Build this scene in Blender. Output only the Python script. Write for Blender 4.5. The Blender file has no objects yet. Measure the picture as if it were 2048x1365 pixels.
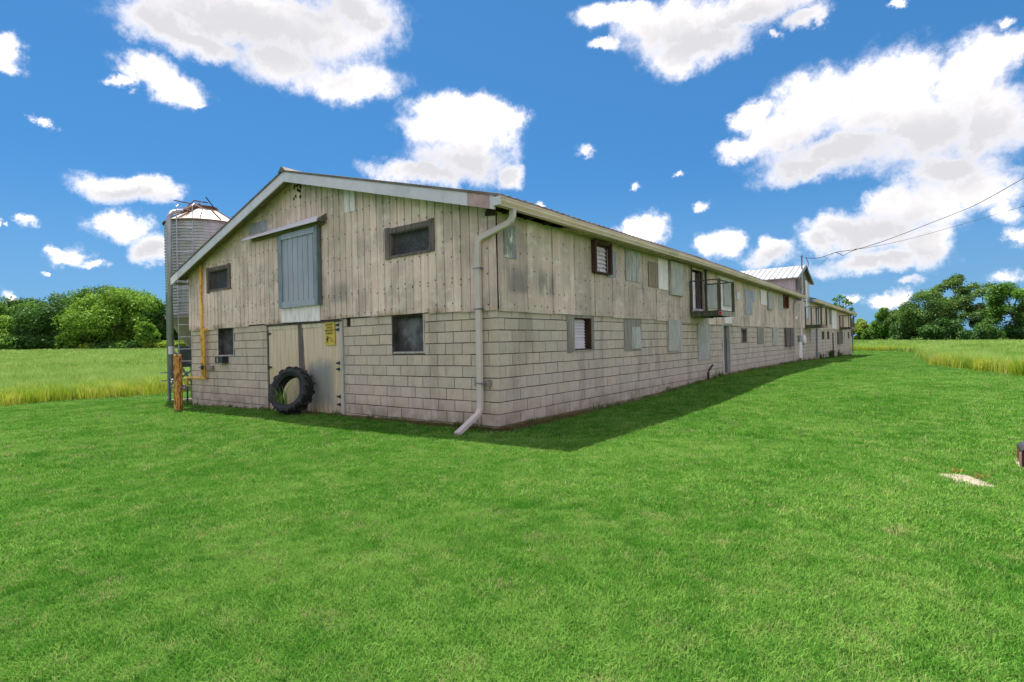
import bpy, bmesh, math, random
import numpy as np
from mathutils import Vector, Matrix
R = math.radians
scene = bpy.context.scene
rng = np.random.default_rng(7)
random.seed(7)

# ------------------------------------------------------------------ camera
cam_d = bpy.data.cameras.new('camera'); cam = bpy.data.objects.new('camera', cam_d)
scene.collection.objects.link(cam); scene.camera = cam
cam_d.sensor_width = 36.0; cam_d.lens = 1113.8 / 2048 * 36.0
cam_d.clip_start = 0.05; cam_d.clip_end = 3000
cR = Vector((0.79374, 0.60782, -0.0230)); cU = Vector((0.02118, 0.01017, 0.99972)); cF = Vector((-0.60788, 0.79401, 0.0048))
cam.matrix_world = Matrix(((cR.x, cU.x, -cF.x, 5.854), (cR.y, cU.y, -cF.y, -7.251), (cR.z, cU.z, -cF.z, 1.461), (0, 0, 0, 1)))
CAM = np.array([5.854, -7.251, 1.461])

# ------------------------------------------------------------------ sun, sky, exposure
SUN_DIR = Vector((-0.375, 0.15, 0.915)).normalized()     # towards the sun: high, behind the barn on its left
sun_d = bpy.data.lights.new('sun', 'SUN'); sun_d.energy = 2.05; sun_d.angle = R(0.55); sun_d.color = (1.0, 0.955, 0.87)
sun = bpy.data.objects.new('sun', sun_d); scene.collection.objects.link(sun)
sun.rotation_euler = SUN_DIR.to_track_quat('Z', 'Y').to_euler(); sun.location = (-20, 8, 50)
SKY_STRENGTH = 0.05
scene.view_settings.view_transform = 'Standard'; scene.view_settings.look = 'None'
scene.view_settings.exposure = 2.3; scene.view_settings.gamma = 1.0
scene.view_settings.use_curve_mapping = False

CLOUDS= [(-0.085, 0.317, 0.075, 0.040), (-0.03, 0.318, 0.06, 0.035), (-1.098, 0.4925, 0.1972, 0.0477), (-1.2087, 0.4669, 0.0813, 0.0307), (-0.9907, 0.496, 0.1436, 0.0529), (-0.927, 0.4342, 0.0874, 0.0344), (-1.039, 0.4494, 0.0849, 0.0408), (-0.9077, 0.5315, 0.0884, 0.0391), (-1.1556, 0.4531, 0.083, 0.0257), (-1.2229, 0.401, 0.0479, 0.0246), (-1.1876, 0.3816, 0.0433, 0.0255), (-1.2575, 0.3809, 0.0256, 0.0103), (-1.1643, 0.3673, 0.0205, 0.011), (-1.384, 0.3887, 0.029, 0.0266), (-1.3868, 0.3694, 0.0308, 0.0141), (-1.3787, 0.4063, 0.0176, 0.0143), (-1.3479, 0.3049, 0.0106, 0.0089), (-1.2569, 0.24, 0.0701, 0.021), (-1.2067, 0.2391, 0.0273, 0.0145), (-1.2838, 0.2411, 0.0364, 0.011), (-1.2609, 0.1865, 0.0424, 0.0243), (-1.2273, 0.159, 0.0355, 0.0236), (-1.2806, 0.1831, 0.0236, 0.0127), (-1.3179, 0.1391, 0.0267, 0.0167), (-1.2972, 0.1294, 0.0184, 0.0085), (-1.3332, 0.1468, 0.013, 0.011), (-1.367, 0.1815, 0.0164, 0.0106), (-1.3949, 0.0802, 0.0107, 0.0198), (-1.3418, 0.1133, 0.0075, 0.0048), (-1.3922, 0.1719, 0.0059, 0.0058), (-0.7506, 0.3972, 0.0933, 0.0321), (-0.7647, 0.366, 0.0842, 0.0352), (-0.7258, 0.3202, 0.1025, 0.0388), (-0.8018, 0.2967, 0.1051, 0.0212), (-0.6657, 0.3871, 0.0404, 0.0324), (-0.6411, 0.2947, 0.0314, 0.0264), (-0.7115, 0.3523, 0.076, 0.0436), (-0.356, 0.497, 0.1148, 0.0398), (-0.444, 0.5249, 0.0945, 0.0224), (-0.237, 0.497, 0.1314, 0.0203), (-0.349, 0.4565, 0.0475, 0.0318), (-0.3159, 0.474, 0.1039, 0.0336), (-0.1505, 0.4731, 0.0345, 0.0149), (-0.4715, 0.4766, 0.0365, 0.0098), (-0.1986, 0.4619, 0.0131, 0.0078), (-0.0344, 0.4518, 0.0191, 0.0071), (0.0797, 0.3931, 0.0139, 0.0091), (-0.1975, 0.3127, 0.0652, 0.0365), (-0.14, 0.3484, 0.0785, 0.0517), (-0.0614, 0.3545, 0.0806, 0.0523), (-0.009, 0.2858, 0.1037, 0.0626), (0.0502, 0.3404, 0.055, 0.0485), (0.0788, 0.3557, 0.0398, 0.0293), (-0.1149, 0.273, 0.1259, 0.0357), (0.0619, 0.2814, 0.0616, 0.0593), (-0.2411, 0.3492, 0.0377, 0.0276), (-0.2576, 0.3034, 0.0421, 0.0181), (-0.1632, 0.2555, 0.0839, 0.0207), (0.018, 0.23, 0.0773, 0.0266), (-0.0724, 0.1499, 0.0848, 0.0403), (-0.1107, 0.1658, 0.0474, 0.0269), (-0.0114, 0.1772, 0.0663, 0.0487), (0.0497, 0.1971, 0.0576, 0.0362), (-0.0702, 0.109, 0.0877, 0.0178), (-0.1313, 0.1455, 0.0283, 0.0228), (-0.0098, 0.1206, 0.0402, 0.0297), (0.087, 0.1608, 0.0245, 0.0245), (0.0861, 0.1186, 0.0157, 0.0183), (-0.0527, 0.1979, 0.0336, 0.0284), (-0.4144, 0.1929, 0.0525, 0.0286), (-0.4364, 0.1688, 0.036, 0.0136), (-0.2964, 0.1515, 0.0363, 0.0247), (-0.2165, 0.1327, 0.0457, 0.0208), (-0.2235, 0.1493, 0.0237, 0.0128), (-0.5285, 0.3267, 0.0248, 0.0112), (-0.4341, 0.2609, 0.0137, 0.0082), (-0.3226, 0.2209, 0.0145, 0.0113), (-0.5947, 0.249, 0.0161, 0.0118), (-0.0431, 0.0786, 0.0253, 0.0095), (-0.062, 0.0564, 0.0297, 0.0149), (-0.1131, 0.0635, 0.0145, 0.0107), (0.0676, 0.0696, 0.0243, 0.0134), (-0.3579, 0.2791, 0.0132, 0.0064)]
SHADES= [(-1.0984, 0.4733, 0.1754, 0.0389), (-0.9246, 0.5266, 0.0917, 0.0261), (-1.169, 0.4662, 0.0817, 0.0252), (-0.1019, 0.2635, 0.1436, 0.0427), (0.0185, 0.2531, 0.0883, 0.0526), (-0.0672, 0.1013, 0.0936, 0.0207), (-0.7307, 0.304, 0.1068, 0.0327), (-0.2761, 0.4772, 0.1241, 0.0263), (-0.0726, 0.1426, 0.0691, 0.0367), (-1.2511, 0.2267, 0.0676, 0.0113), (-1.2337, 0.1526, 0.0377, 0.0147), (-0.2021, 0.1211, 0.0509, 0.0127), (-0.0433, 0.072, 0.0241, 0.0073)]


def build_world():
    w = bpy.data.worlds.new('World'); scene.world = w; w.use_nodes = True
    nt = w.node_tree; N = nt.nodes; L = nt.links; N.clear()
    def m(op, a, b=None, c=None, clamp=False):
        n = N.new('ShaderNodeMath'); n.operation = op; n.use_clamp = clamp
        for i, x in enumerate((a, b, c)):
            if x is None: continue
            if isinstance(x, (int, float)): n.inputs[i].default_value = x
            else: L.new(x, n.inputs[i])
        return n.outputs[0]
    def v(op, a, b=None, c=None):
        n = N.new('ShaderNodeVectorMath'); n.operation = op
        for i, x in enumerate((a, b, c)):
            if x is None: continue
            if isinstance(x, tuple): n.inputs[i].default_value = x
            else: L.new(x, n.inputs[i])
        return n
    def mixc(f, a, b, mode='MIX'):
        n = N.new('ShaderNodeMix'); n.data_type = 'RGBA'; n.blend_type = mode
        for s, x in (('Factor', f), ('A', a), ('B', b)):
            k = [i for i in n.inputs if i.name == s and i.enabled][0]
            if isinstance(x, (int, float)): k.default_value = x
            elif isinstance(x, tuple): k.default_value = (*x, 1)
            else: L.new(x, k)
        return [o for o in n.outputs if o.enabled][0]
    def ramp(f, a, b):
        n = N.new('ShaderNodeMapRange'); n.interpolation_type = 'SMOOTHSTEP'
        L.new(f, n.inputs[0]); n.inputs[1].default_value = a; n.inputs[2].default_value = b
        return n.outputs[0]
    tc = N.new('ShaderNodeTexCoord'); d = v('NORMALIZE', tc.outputs['Generated']).outputs[0]
    sep = N.new('ShaderNodeSeparateXYZ'); L.new(d, sep.inputs[0])
    az = m('ARCTAN2', sep.outputs[0], sep.outputs[1]); el = m('ARCSINE', sep.outputs[2])
    def noise(scale, detail, rough, src=d, dist=0.0):
        n = N.new('ShaderNodeTexNoise'); n.inputs['Scale'].default_value = scale; n.inputs['Detail'].default_value = detail
        n.inputs['Roughness'].default_value = rough; n.inputs['Distortion'].default_value = dist; L.new(src, n.inputs['Vector']); return n
    # billowy displacement of the cloud outlines
    n1 = noise(9, 10, 0.68); n2 = noise(24, 9, 0.66)
    disp = v('SUBTRACT', n1.outputs['Color'], (0.5, 0.5, 0.5)).outputs[0]
    disp = v('SCALE', disp); disp.inputs['Scale'].default_value = 0.11; disp = disp.outputs[0]
    comb = N.new('ShaderNodeCombineXYZ'); L.new(az, comb.inputs[0]); L.new(el, comb.inputs[1])
    p0 = comb.outputs[0]
    p = v('MULTIPLY_ADD', disp, (1, 0.75, 0), p0).outputs[0]
    def chain(blobs, k, grow, pp):
        f = None
        for a, e, ra, re in blobs:
            sx, sy = 1 / (ra * grow), 1 / (re * grow)
            q = v('MULTIPLY_ADD', pp, (sx, sy, 0), (-a * sx, -e * sy, 0)).outputs[0]
            q = v('LENGTH', q).outputs['Value']
            if ra < 0.0275 and k < 0.2: q = m('ADD', m('MULTIPLY', q, 0.8), 0.38)
            if f is None: f = q
            else: f = m('SMOOTH_MIN', f, q, k)
        return f
    f = chain(CLOUDS, 0.12, 1.0, p)
    dens = m('SUBTRACT', 1.16, f)
    det = m('MULTIPLY', m('SUBTRACT', n2.outputs['Fac'], 0.5), 1.2)
    dens = m('ADD', dens, det)
    # unseen sky beyond the frame: broken cumulus, made denser to add ambient light
    n3 = noise(3.2, 9, 0.58, dist=0.3)
    inaz = m('MULTIPLY', ramp(az, -1.65, -1.42), ramp(m('MULTIPLY', az, -1), -0.35, -0.12))
    inview = m('MULTIPLY', inaz, ramp(m('MULTIPLY', el, -1), -0.72, -0.58))
    dens2 = m('MULTIPLY', m('SUBTRACT', n3.outputs['Fac'], 0.435), 5.0)
    dens = m('ADD', m('MULTIPLY', dens, inview), m('MULTIPLY', dens2, m('SUBTRACT', 1.0, inview)))
    alpha = m('POWER', ramp(dens, -0.10, 0.75), 1.6)
    # clear sky
    sky = N.new('ShaderNodeTexSky'); sky.sky_type = 'NISHITA'; sky.sun_disc = False
    sky.sun_elevation = math.asin(SUN_DIR.z); sky.sun_rotation = math.atan2(SUN_DIR.x, SUN_DIR.y)
    sky.altitude = 200; sky.air_density = 1.0; sky.dust_density = 0.3; sky.ozone_density = 3.0
    blue = mixc(1.0, sky.outputs[0], (0.154, 0.350, 0.474), 'MULTIPLY')
    blue = mixc(0.45, blue, (0.34, 1.25, 2.85))
    blue = mixc(m('MULTIPLY', ramp(m('MULTIPLY', el, -1), -0.30, -0.02), 0.55), blue, (1.05, 1.9, 3.1))
    # clouds: lit tops, grey-lilac bellies
    g = chain(SHADES, 0.3, 1.15, p)
    belly = m('MULTIPLY', ramp(m('SUBTRACT', 1.0, g), -1.2, 0.55), ramp(dens, 0.1, 0.9))
    n4 = noise(16, 7, 0.6, dist=0.4)
    lum = m('ADD', 0.74, m('MULTIPLY', m('SUBTRACT', n4.outputs['Fac'], 0.5), 1.2))
    white = mixc(lum, (3.3, 3.3, 3.5), (9.0, 8.2, 7.8))
    grey = (3.1, 3.1, 3.25)
    cl = mixc(m('POWER', belly, 0.6), white, grey)
    col = mixc(alpha, blue, cl)
    bg = N.new('ShaderNodeBackground'); L.new(col, bg.inputs[0]); bg.inputs[1].default_value = SKY_STRENGTH
    out = N.new('ShaderNodeOutputWorld'); L.new(bg.outputs[0], out.inputs[0])
    w.cycles.sampling_method = 'MANUAL'; w.cycles.sample_map_resolution = 512
build_world()

# ------------------------------------------------------------------ helpers: materials
def new_mat(name):
    ma = bpy.data.materials.new(name); ma.use_nodes = True
    nt = ma.node_tree; nt.nodes.clear()
    return ma, nt, nt.nodes, nt.links

class NT:
    def __init__(s, name):
        s.m, s.t, s.N, s.L = new_mat(name)
        s.bsdf = s.N.new('ShaderNodeBsdfPrincipled'); s.out = s.N.new('ShaderNodeOutputMaterial')
        s.L.new(s.bsdf.outputs[0], s.out.inputs[0])
        s.geo = s.N.new('ShaderNodeNewGeometry'); s.oi = s.N.new('ShaderNodeObjectInfo'); s.tc = s.N.new('ShaderNodeTexCoord')
    def set(s, i, x):
        if isinstance(x, (int, float)): i.default_value = x
        elif isinstance(x, tuple): i.default_value = (*x, 1) if len(x) == 3 and i.type == 'RGBA' else x
        else: s.L.new(x, i)
    def math(s, op, a, b=0.0, c=None, clamp=False):
        n = s.N.new('ShaderNodeMath'); n.operation = op; n.use_clamp = clamp
        s.set(n.inputs[0], a); s.set(n.inputs[1], b)
        if c is not None: s.set(n.inputs[2], c)
        return n.outputs[0]
    def mix(s, f, a, b, mode='MIX'):
        n = s.N.new('ShaderNodeMix'); n.data_type = 'RGBA'; n.blend_type = mode
        for nm, x in (('Factor', f), ('A', a), ('B', b)):
            s.set([i for i in n.inputs if i.name == nm and i.enabled][0], x)
        return [o for o in n.outputs if o.enabled][0]
    def vec(s, src, scale):
        n = s.N.new('ShaderNodeVectorMath'); n.operation = 'MULTIPLY'; s.L.new(src, n.inputs[0]); n.inputs[1].default_value = scale
        return n.outputs[0]
    def noise(s, src, scale=1.0, detail=4, rough=0.55, w=None):
        n = s.N.new('ShaderNodeTexNoise'); n.inputs['Scale'].default_value = scale
        n.inputs['Detail'].default_value = detail; n.inputs['Roughness'].default_value = rough
        s.L.new(src, n.inputs['Vector']); return n.outputs['Fac']
    def range(s, f, a, b, c=0.0, d=1.0):
        n = s.N.new('ShaderNodeMapRange'); n.interpolation_type = 'SMOOTHSTEP'
        s.set(n.inputs[0], f); n.inputs[1].default_value = a; n.inputs[2].default_value = b
        n.inputs[3].default_value = c; n.inputs[4].default_value = d
        return n.outputs[0]
    def bump(s, h, strength, dist=0.01):
        n = s.N.new('ShaderNodeBump'); n.inputs['Strength'].default_value = strength; n.inputs['Distance'].default_value = dist
        s.L.new(h, n.inputs['Height']); s.L.new(n.outputs[0], s.bsdf.inputs['Normal'])
    def done(s, col, rough=0.7, metal=0.0, spec=0.4):
        s.set(s.bsdf.inputs['Base Color'], col); s.set(s.bsdf.inputs['Roughness'], rough)
        s.set(s.bsdf.inputs['Metallic'], metal); s.bsdf.inputs['Specular IOR Level'].default_value = spec
        return s.m

def shade(c, k): return tuple(x * k for x in c)

def simple_mat(name, base, vary=0.25, scale=6.0, rough=0.6, metal=0.0, bump=0.15, stretch=(1, 1, 1), dirt=None, dirt_amt=0.5, spec=0.4):
    t = NT(name); p = t.vec(t.geo.outputs['Position'], stretch)
    n = t.noise(p, scale, 6, 0.6); n2 = t.noise(p, scale * 5.3, 4, 0.6)
    col = t.mix(t.range(n, 0.3, 0.7), shade(base, 1 - vary), shade(base, 1 + vary))
    col = t.mix(t.math('MULTIPLY', t.range(n2, 0.35, 0.75), 0.35), col, shade(base, 1 - vary * 1.4))
    if dirt:
        n3 = t.noise(p, scale * 0.55, 8, 0.65)
        col = t.mix(t.math('MULTIPLY', t.range(n3, 0.5, 0.66), dirt_amt), col, dirt)
    r = t.math('MULTIPLY_ADD', t.oi.outputs['Random'], 0.16, 0.92)
    col = t.mix(1.0, col, t.combine(r), 'MULTIPLY') if hasattr(t, 'combine') else col
    if bump: t.bump(n2, bump, 0.01)
    return t.done(col, rough, metal, spec)
def _combine(s, r):
    n = s.N.new('ShaderNodeCombineColor')
    for i in range(3): s.L.new(r, n.inputs[i])
    return n.outputs[0]
NT.combine = _combine

def block_mat(name, warm, cool, attr=False):
    t = NT(name); P = t.geo.outputs['Position']
    if attr:
        a = t.N.new('ShaderNodeAttribute'); a.attribute_name = 'tone'; r = a.outputs['Fac']
    else: r = t.oi.outputs['Random']
    col = t.mix(t.range(r, 0.0, 1.0), warm, cool)
    r2 = t.math('FRACT', t.math('MULTIPLY', r, 7.31))
    col = t.mix(1.0, col, t.combine(t.math('MULTIPLY_ADD', r2, 0.13, 0.93)), 'MULTIPLY')
    fine = t.noise(P, 95, 5, 0.7); mid = t.noise(P, 7, 5, 0.6); big = t.noise(t.vec(P, (1.1, 1.1, 0.28)), 1.6, 6, 0.62)
    col = t.mix(t.math('MULTIPLY', t.range(fine, 0.38, 0.68), 0.42), col, shade(warm, 0.55))
    col = t.mix(t.math('MULTIPLY', t.range(mid, 0.42, 0.70), 0.38), col, shade(cool, 0.68))
    col = t.mix(t.math('MULTIPLY', t.range(big, 0.50, 0.66), 0.5), col, (0.33, 0.255, 0.215))
    sz = t.N.new('ShaderNodeSeparateXYZ'); t.L.new(P, sz.inputs[0])
    low = t.math('MULTIPLY', t.range(sz.outputs[2], 0.55, 0.05), t.range(t.noise(P, 3.1, 5, 0.6), 0.3, 0.65))
    col = t.mix(t.math('MULTIPLY', low, 0.75), col, (0.27, 0.21, 0.155))
    t.bump(fine, 0.8, 0.010)
    return t.done(col, 0.95, 0.0, 0.2)

def siding_mat(name, base, side):
    """old painted ribbed steel: vertical streaks, blotches, rust at the foot"""
    t = NT(name); P = t.geo.outputs['Position']
    sp = t.N.new('ShaderNodeSeparateXYZ'); t.L.new(P, sp.inputs[0]); z = sp.outputs[2]
    streak = t.noise(t.vec(P, (11, 11, 0.55)), 1.0, 6, 0.65); fine = t.noise(t.vec(P, (45, 45, 1.6)), 1.0, 5, 0.65)
    blotch = t.noise(t.vec(P, (1, 1, 0.7)), 1.5, 6, 0.6)
    r = t.oi.outputs['Random']
    col = t.mix(t.range(streak, 0.28, 0.72), shade(base, 0.80), shade(base, 1.12))
    col = t.mix(t.math('MULTIPLY', t.range(fine, 0.35, 0.75), 0.4), col, (0.37, 0.29, 0.275))
    col = t.mix(t.math('MULTIPLY', t.range(blotch, 0.46, 0.62), 0.6), col, (0.40, 0.315, 0.275))
    b2 = t.noise(t.vec(P, (1.6, 1.6, 2.6)), 1.7, 7, 0.65)
    col = t.mix(t.math('MULTIPLY', t.range(b2, 0.52, 0.66), 0.6), col, (0.80, 0.71, 0.62))
    col = t.mix(1.0, col, t.combine(t.math('MULTIPLY_ADD', r, 0.34, 0.80)), 'MULTIPLY')
    pinkish = t.math('MULTIPLY', t.range(t.noise(t.vec(P, (1.3, 1.3, 0.4)), 1.0, 3), 0.45, 0.68), 0.4)
    col = t.mix(pinkish, col, (0.42, 0.34, 0.255))
    if side:
        y = sp.outputs[1]
        w = t.noise(t.vec(P, (0, 5.5, 0.6)), 1.0, 4)
        msk = t.math('MULTIPLY', t.math('MULTIPLY', t.range(y, 0.1, 0.4), t.range(y, 1.85, 1.6)), t.math('MULTIPLY', t.range(z, 2.28, 2.42), t.range(z, 2.95, 2.6)))
        col = t.mix(t.math('MULTIPLY', t.math('MULTIPLY', msk, t.range(w, 0.40, 0.55)), 0.6), col, (0.13, 0.125, 0.125))
        eave_bounce = t.math('MULTIPLY', t.range(z, 3.0, 3.7), t.range(t.noise(P, 1.1, 5), 0.38, 0.62))  # yellowish bounce light under the eaves, painted into the siding colour
        col = t.mix(t.math('MULTIPLY', eave_bounce, 0.4), col, (0.42, 0.35, 0.22))
    else:
        x = sp.outputs[0]
        rust = t.math('MULTIPLY', t.range(z, 2.22, 2.04), t.range(t.noise(t.vec(P, (1, 1, 1)), 1.3, 5), 0.44, 0.60))
        col = t.mix(t.math('MULTIPLY', rust, 0.8), col, (0.30, 0.18, 0.075))
        msk = t.math('MULTIPLY', t.math('MULTIPLY', t.range(x, -4.75, -4.5), t.range(x, -3.9, -4.1)), t.math('MULTIPLY', t.range(z, 2.35, 2.5), t.range(z, 2.95, 2.7)))
        col = t.mix(t.math('MULTIPLY', msk, 0.45), col, (0.15, 0.15, 0.155))
    t.bump(blotch, 0.35, 0.05)
    return t.done(col, 0.62, 0.0, 0.35)

def wood_mat(name, base, rough=0.85, along=2, vary=0.4):
    s = [22, 22, 22]; s[along] = 1.6
    return simple_mat(name, base, vary, 1.0, rough, 0.0, 0.4, tuple(s))

def foliage_mat(name, c1, c2, trans=0.35):
    ma, nt, N, L = new_mat(name)
    geo = N.new('ShaderNodeNewGeometry'); oi = N.new('ShaderNodeObjectInfo')
    at = N.new('ShaderNodeAttribute'); at.attribute_name = 'tone'
    n = N.new('ShaderNodeTexNoise'); n.inputs['Scale'].default_value = 0.45; n.inputs['Detail'].default_value = 4
    L.new(geo.outputs['Position'], n.inputs['Vector'])
    a = N.new('ShaderNodeMath'); a.operation = 'MULTIPLY_ADD'; L.new(at.outputs['Fac'], a.inputs[0]); a.inputs[1].default_value = 0.7
    L.new(n.outputs['Fac'], a.inputs[2])
    mr = N.new('ShaderNodeMapRange'); L.new(a.outputs[0], mr.inputs[0]); mr.inputs[1].default_value = 0.45; mr.inputs[2].default_value = 1.15
    mx = N.new('ShaderNodeMix'); mx.data_type = 'RGBA'
    ins = [i for i in mx.inputs if i.enabled]; L.new(mr.outputs[0], ins[0]); ins[1].default_value = (*c1, 1); ins[2].default_value = (*c2, 1)
    co = [o for o in mx.outputs if o.enabled][0]
    d = N.new('ShaderNodeBsdfDiffuse'); tr = N.new('ShaderNodeBsdfTranslucent'); gl = N.new('ShaderNodeBsdfGlossy')
    gl.inputs['Roughness'].default_value = 0.5; gl.inputs['Color'].default_value = (0.3, 0.34, 0.28, 1)
    L.new(co, d.inputs[0]); L.new(co, tr.inputs[0])
    m1 = N.new('ShaderNodeMixShader'); m1.inputs[0].default_value = trans; L.new(d.outputs[0], m1.inputs[1]); L.new(tr.outputs[0], m1.inputs[2])
    m2 = N.new('ShaderNodeMixShader'); m2.inputs[0].default_value = 0.045; L.new(m1.outputs[0], m2.inputs[1]); L.new(gl.outputs[0], m2.inputs[2])
    o = N.new('ShaderNodeOutputMaterial'); L.new(m2.outputs[0], o.inputs[0])
    return ma

# ------------------------------------------------------------------ helpers: meshes and objects
class MB:
    def __init__(s): s.v = []; s.f = []; s.tone = []
    def add(s, vs, fs):
        b = len(s.v); s.v += [tuple(map(float, x)) for x in vs]; s.f += [tuple(i + b for i in f) for f in fs]; return s
    def box(s, a, b):
        x0, y0, z0 = a; x1, y1, z1 = b
        vs = [(x0, y0, z0), (x1, y0, z0), (x1, y1, z0), (x0, y1, z0), (x0, y0, z1), (x1, y0, z1), (x1, y1, z1), (x0, y1, z1)]
        return s.add(vs, [(0, 3, 2, 1), (4, 5, 6, 7), (0, 1, 5, 4), (1, 2, 6, 5), (2, 3, 7, 6), (3, 0, 4, 7)])
    def hexa(s, vs): return s.add(vs, [(0, 3, 2, 1), (4, 5, 6, 7), (0, 1, 5, 4), (1, 2, 6, 5), (2, 3, 7, 6), (3, 0, 4, 7)])
    def bar(s, p, q, w, h, up=(0, 0, 1)):
        p = Vector(p); q = Vector(q); d = (q - p).normalized(); u = Vector(up)
        if abs(d.dot(u)) > 0.97: u = Vector((0, 1, 0))
        r = d.cross(u).normalized() * (w / 2); u = r.cross(d).normalized() * (h / 2)
        return s.hexa([p - r - u, p + r - u, p + r + u, p - r + u, q - r - u, q + r - u, q + r + u, q - r + u])
    def tube(s, pts, rad, n=8, cap=True):
        P = [Vector(p) for p in pts]; k = len(P); b = len(s.v); rads = rad if isinstance(rad, (list, tuple)) else [rad] * k
        up = Vector((0.123, 0.31, 0.94))
        for i, p in enumerate(P):
            d = (P[min(i + 1, k - 1)] - P[max(i - 1, 0)]).normalized()
            r = d.cross(up)
            if r.length < 0.1: r = d.cross(Vector((1, 0, 0)))
            r.normalize(); u = r.cross(d)
            for j in range(n):
                a = 2 * math.pi * j / n; c = p + r * math.cos(a) * rads[i] + u * math.sin(a) * rads[i]; s.v.append(tuple(c))
        for i in range(k - 1):
            for j in range(n):
                s.f.append((b + i * n + j, b + i * n + (j + 1) % n, b + (i + 1) * n + (j + 1) % n, b + (i + 1) * n + j))
        if cap:
            s.f.append(tuple(b + j for j in range(n))[::-1]); s.f.append(tuple(b + (k - 1) * n + j for j in range(n)))
        return s
    def lathe(s, c, prof, n=24, axis='Z'):
        b = len(s.v)
        for r, z in prof:
            for j in range(n):
                a = 2 * math.pi * j / n; x, y = r * math.cos(a), r * math.sin(a)
                p = {'Z': (x, y, z), 'X': (z, x, y), 'Y': (x, z, y)}[axis]
                s.v.append((c[0] + p[0], c[1] + p[1], c[2] + p[2]))
        for i in range(len(prof) - 1):
            for j in range(n):
                s.f.append((b + i * n + j, b + i * n + (j + 1) % n, b + (i + 1) * n + (j + 1) % n, b + (i + 1) * n + j))
        return s

WLOC = {}
def tag(o, label=None, cat=None, group=None, kind=None):
    if label: o['label'] = label
    if cat: o['category'] = cat
    if group: o['group'] = group
    if kind: o['kind'] = kind
    return o
def empty(name, loc, label, cat, group=None):
    o = bpy.data.objects.new(name, None); o.empty_display_size = 0.3; o.location = loc
    scene.collection.objects.link(o); WLOC[o.name] = Vector(loc)
    return tag(o, label, cat, group)
def link(o, parent, wl):
    scene.collection.objects.link(o)
    WLOC[o.name] = Vector(wl)
    if parent is not None:
        o.parent = parent; o.location = Vector(wl) - WLOC[parent.name]
    else: o.location = Vector(wl)
    return o
def build(name, mb, material, parent=None, base=False, smooth=False, recalc=True, tone=None):
    vs = np.array(mb.v, dtype=float)
    lo, hi = vs.min(0), vs.max(0); c = (lo + hi) / 2
    if base: c[2] = lo[2]
    me = bpy.data.meshes.new(name); me.from_pydata((vs - c).tolist(), [], mb.f)
    if recalc:
        bm = bmesh.new(); bm.from_mesh(me); bmesh.ops.recalc_face_normals(bm, faces=bm.faces); bm.to_mesh(me); bm.free()
    if smooth: me.polygons.foreach_set('use_smooth', [True] * len(me.polygons))
    if tone is not None:
        a = me.attributes.new('tone', 'FLOAT', 'FACE'); a.data.foreach_set('value', np.asarray(tone, dtype=np.float32))
    me.materials.append(material)
    o = bpy.data.objects.new(name, me)
    return link(o, parent, c)
def big_mesh(name, V, F, material, parent=None, tone=None, loc=(0, 0, 0), smooth=False):
    """fast path: V (n,3) world minus loc, F (m,k) same-size polygons"""
    me = bpy.data.meshes.new(name); n, (m_, k) = len(V), F.shape
    me.vertices.add(n); me.vertices.foreach_set('co', np.asarray(V, dtype=np.float32).ravel())
    me.loops.add(m_ * k); me.loops.foreach_set('vertex_index', F.astype(np.int32).ravel())
    me.polygons.add(m_); me.polygons.foreach_set('loop_start', np.arange(m_, dtype=np.int32) * k)
    me.polygons.foreach_set('loop_total', np.full(m_, k, dtype=np.int32))
    if smooth: me.polygons.foreach_set('use_smooth', np.ones(m_, dtype=bool))
    me.update(calc_edges=True)
    if tone is not None:
        a = me.attributes.new('tone', 'FLOAT', 'FACE'); a.data.foreach_set('value', np.asarray(tone, dtype=np.float32))
    me.materials.append(material)
    o = bpy.data.objects.new(name, me)
    if parent is False: return o
    return link(o, parent, loc)

# ------------------------------------------------------------------ materials
M = {}
M['block_a'] = block_mat('concrete_block', (0.67, 0.535, 0.435), (0.63, 0.52, 0.445))
M['block_b'] = block_mat('concrete_block_joined', (0.67, 0.535, 0.435), (0.63, 0.52, 0.445), attr=True)
M['mortar'] = simple_mat('mortar', (0.11, 0.085, 0.07), 0.2, 8, 0.95)
M['siding_g'] = siding_mat('siding_gable', (0.84, 0.62, 0.54), False)
M['siding_s'] = siding_mat('siding_side', (0.77, 0.57, 0.475), True)
M['patch_blue'] = simple_mat('patch_blue_grey', (0.350, 0.357, 0.414), 0.25, 5, 0.5, 0.1, 0.1, (4, 4, 0.8), (0.30, 0.27, 0.22), 0.4)
M['patch_white'] = simple_mat('patch_white', (0.850, 0.742, 0.762), 0.15, 4, 0.5, 0.0, 0.1, (4, 4, 0.7), (0.42, 0.41, 0.37), 0.5)
M['patch_worn'] = simple_mat('patch_worn', (0.48, 0.455, 0.43), 0.35, 3, 0.55, 0.0, 0.1, (4, 4, 0.8), (0.20, 0.20, 0.20), 0.7)
M['patch_olive'] = simple_mat('patch_olive', (0.286, 0.214, 0.144), 0.25, 3, 0.6, 0.0, 0.1, (4, 4, 0.8))
M['hatch_blue'] = simple_mat('hatch_blue_grey', (0.385, 0.381, 0.433), 0.10, 2, 0.35, 0.15, 0.05, (2, 2, 0.7), (0.42, 0.47, 0.48), 0.4)
M['hatch_frame'] = simple_mat('hatch_frame', (0.212, 0.263, 0.316), 0.14, 3, 0.45)
M['fascia'] = simple_mat('fascia_blue_grey', (0.660, 0.609, 0.679), 0.08, 2, 0.5, 0.0, 0.05, (1, 1, 1), (0.40, 0.44, 0.44), 0.4)
M['fascia_rust'] = simple_mat('fascia_pinkish', (0.466, 0.300, 0.299), 0.22, 4, 0.6, dirt=(0.48, 0.46, 0.43), dirt_amt=0.6)
M['soffit'] = wood_mat('soffit_wood', (0.25, 0.19, 0.10), along=0)
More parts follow.
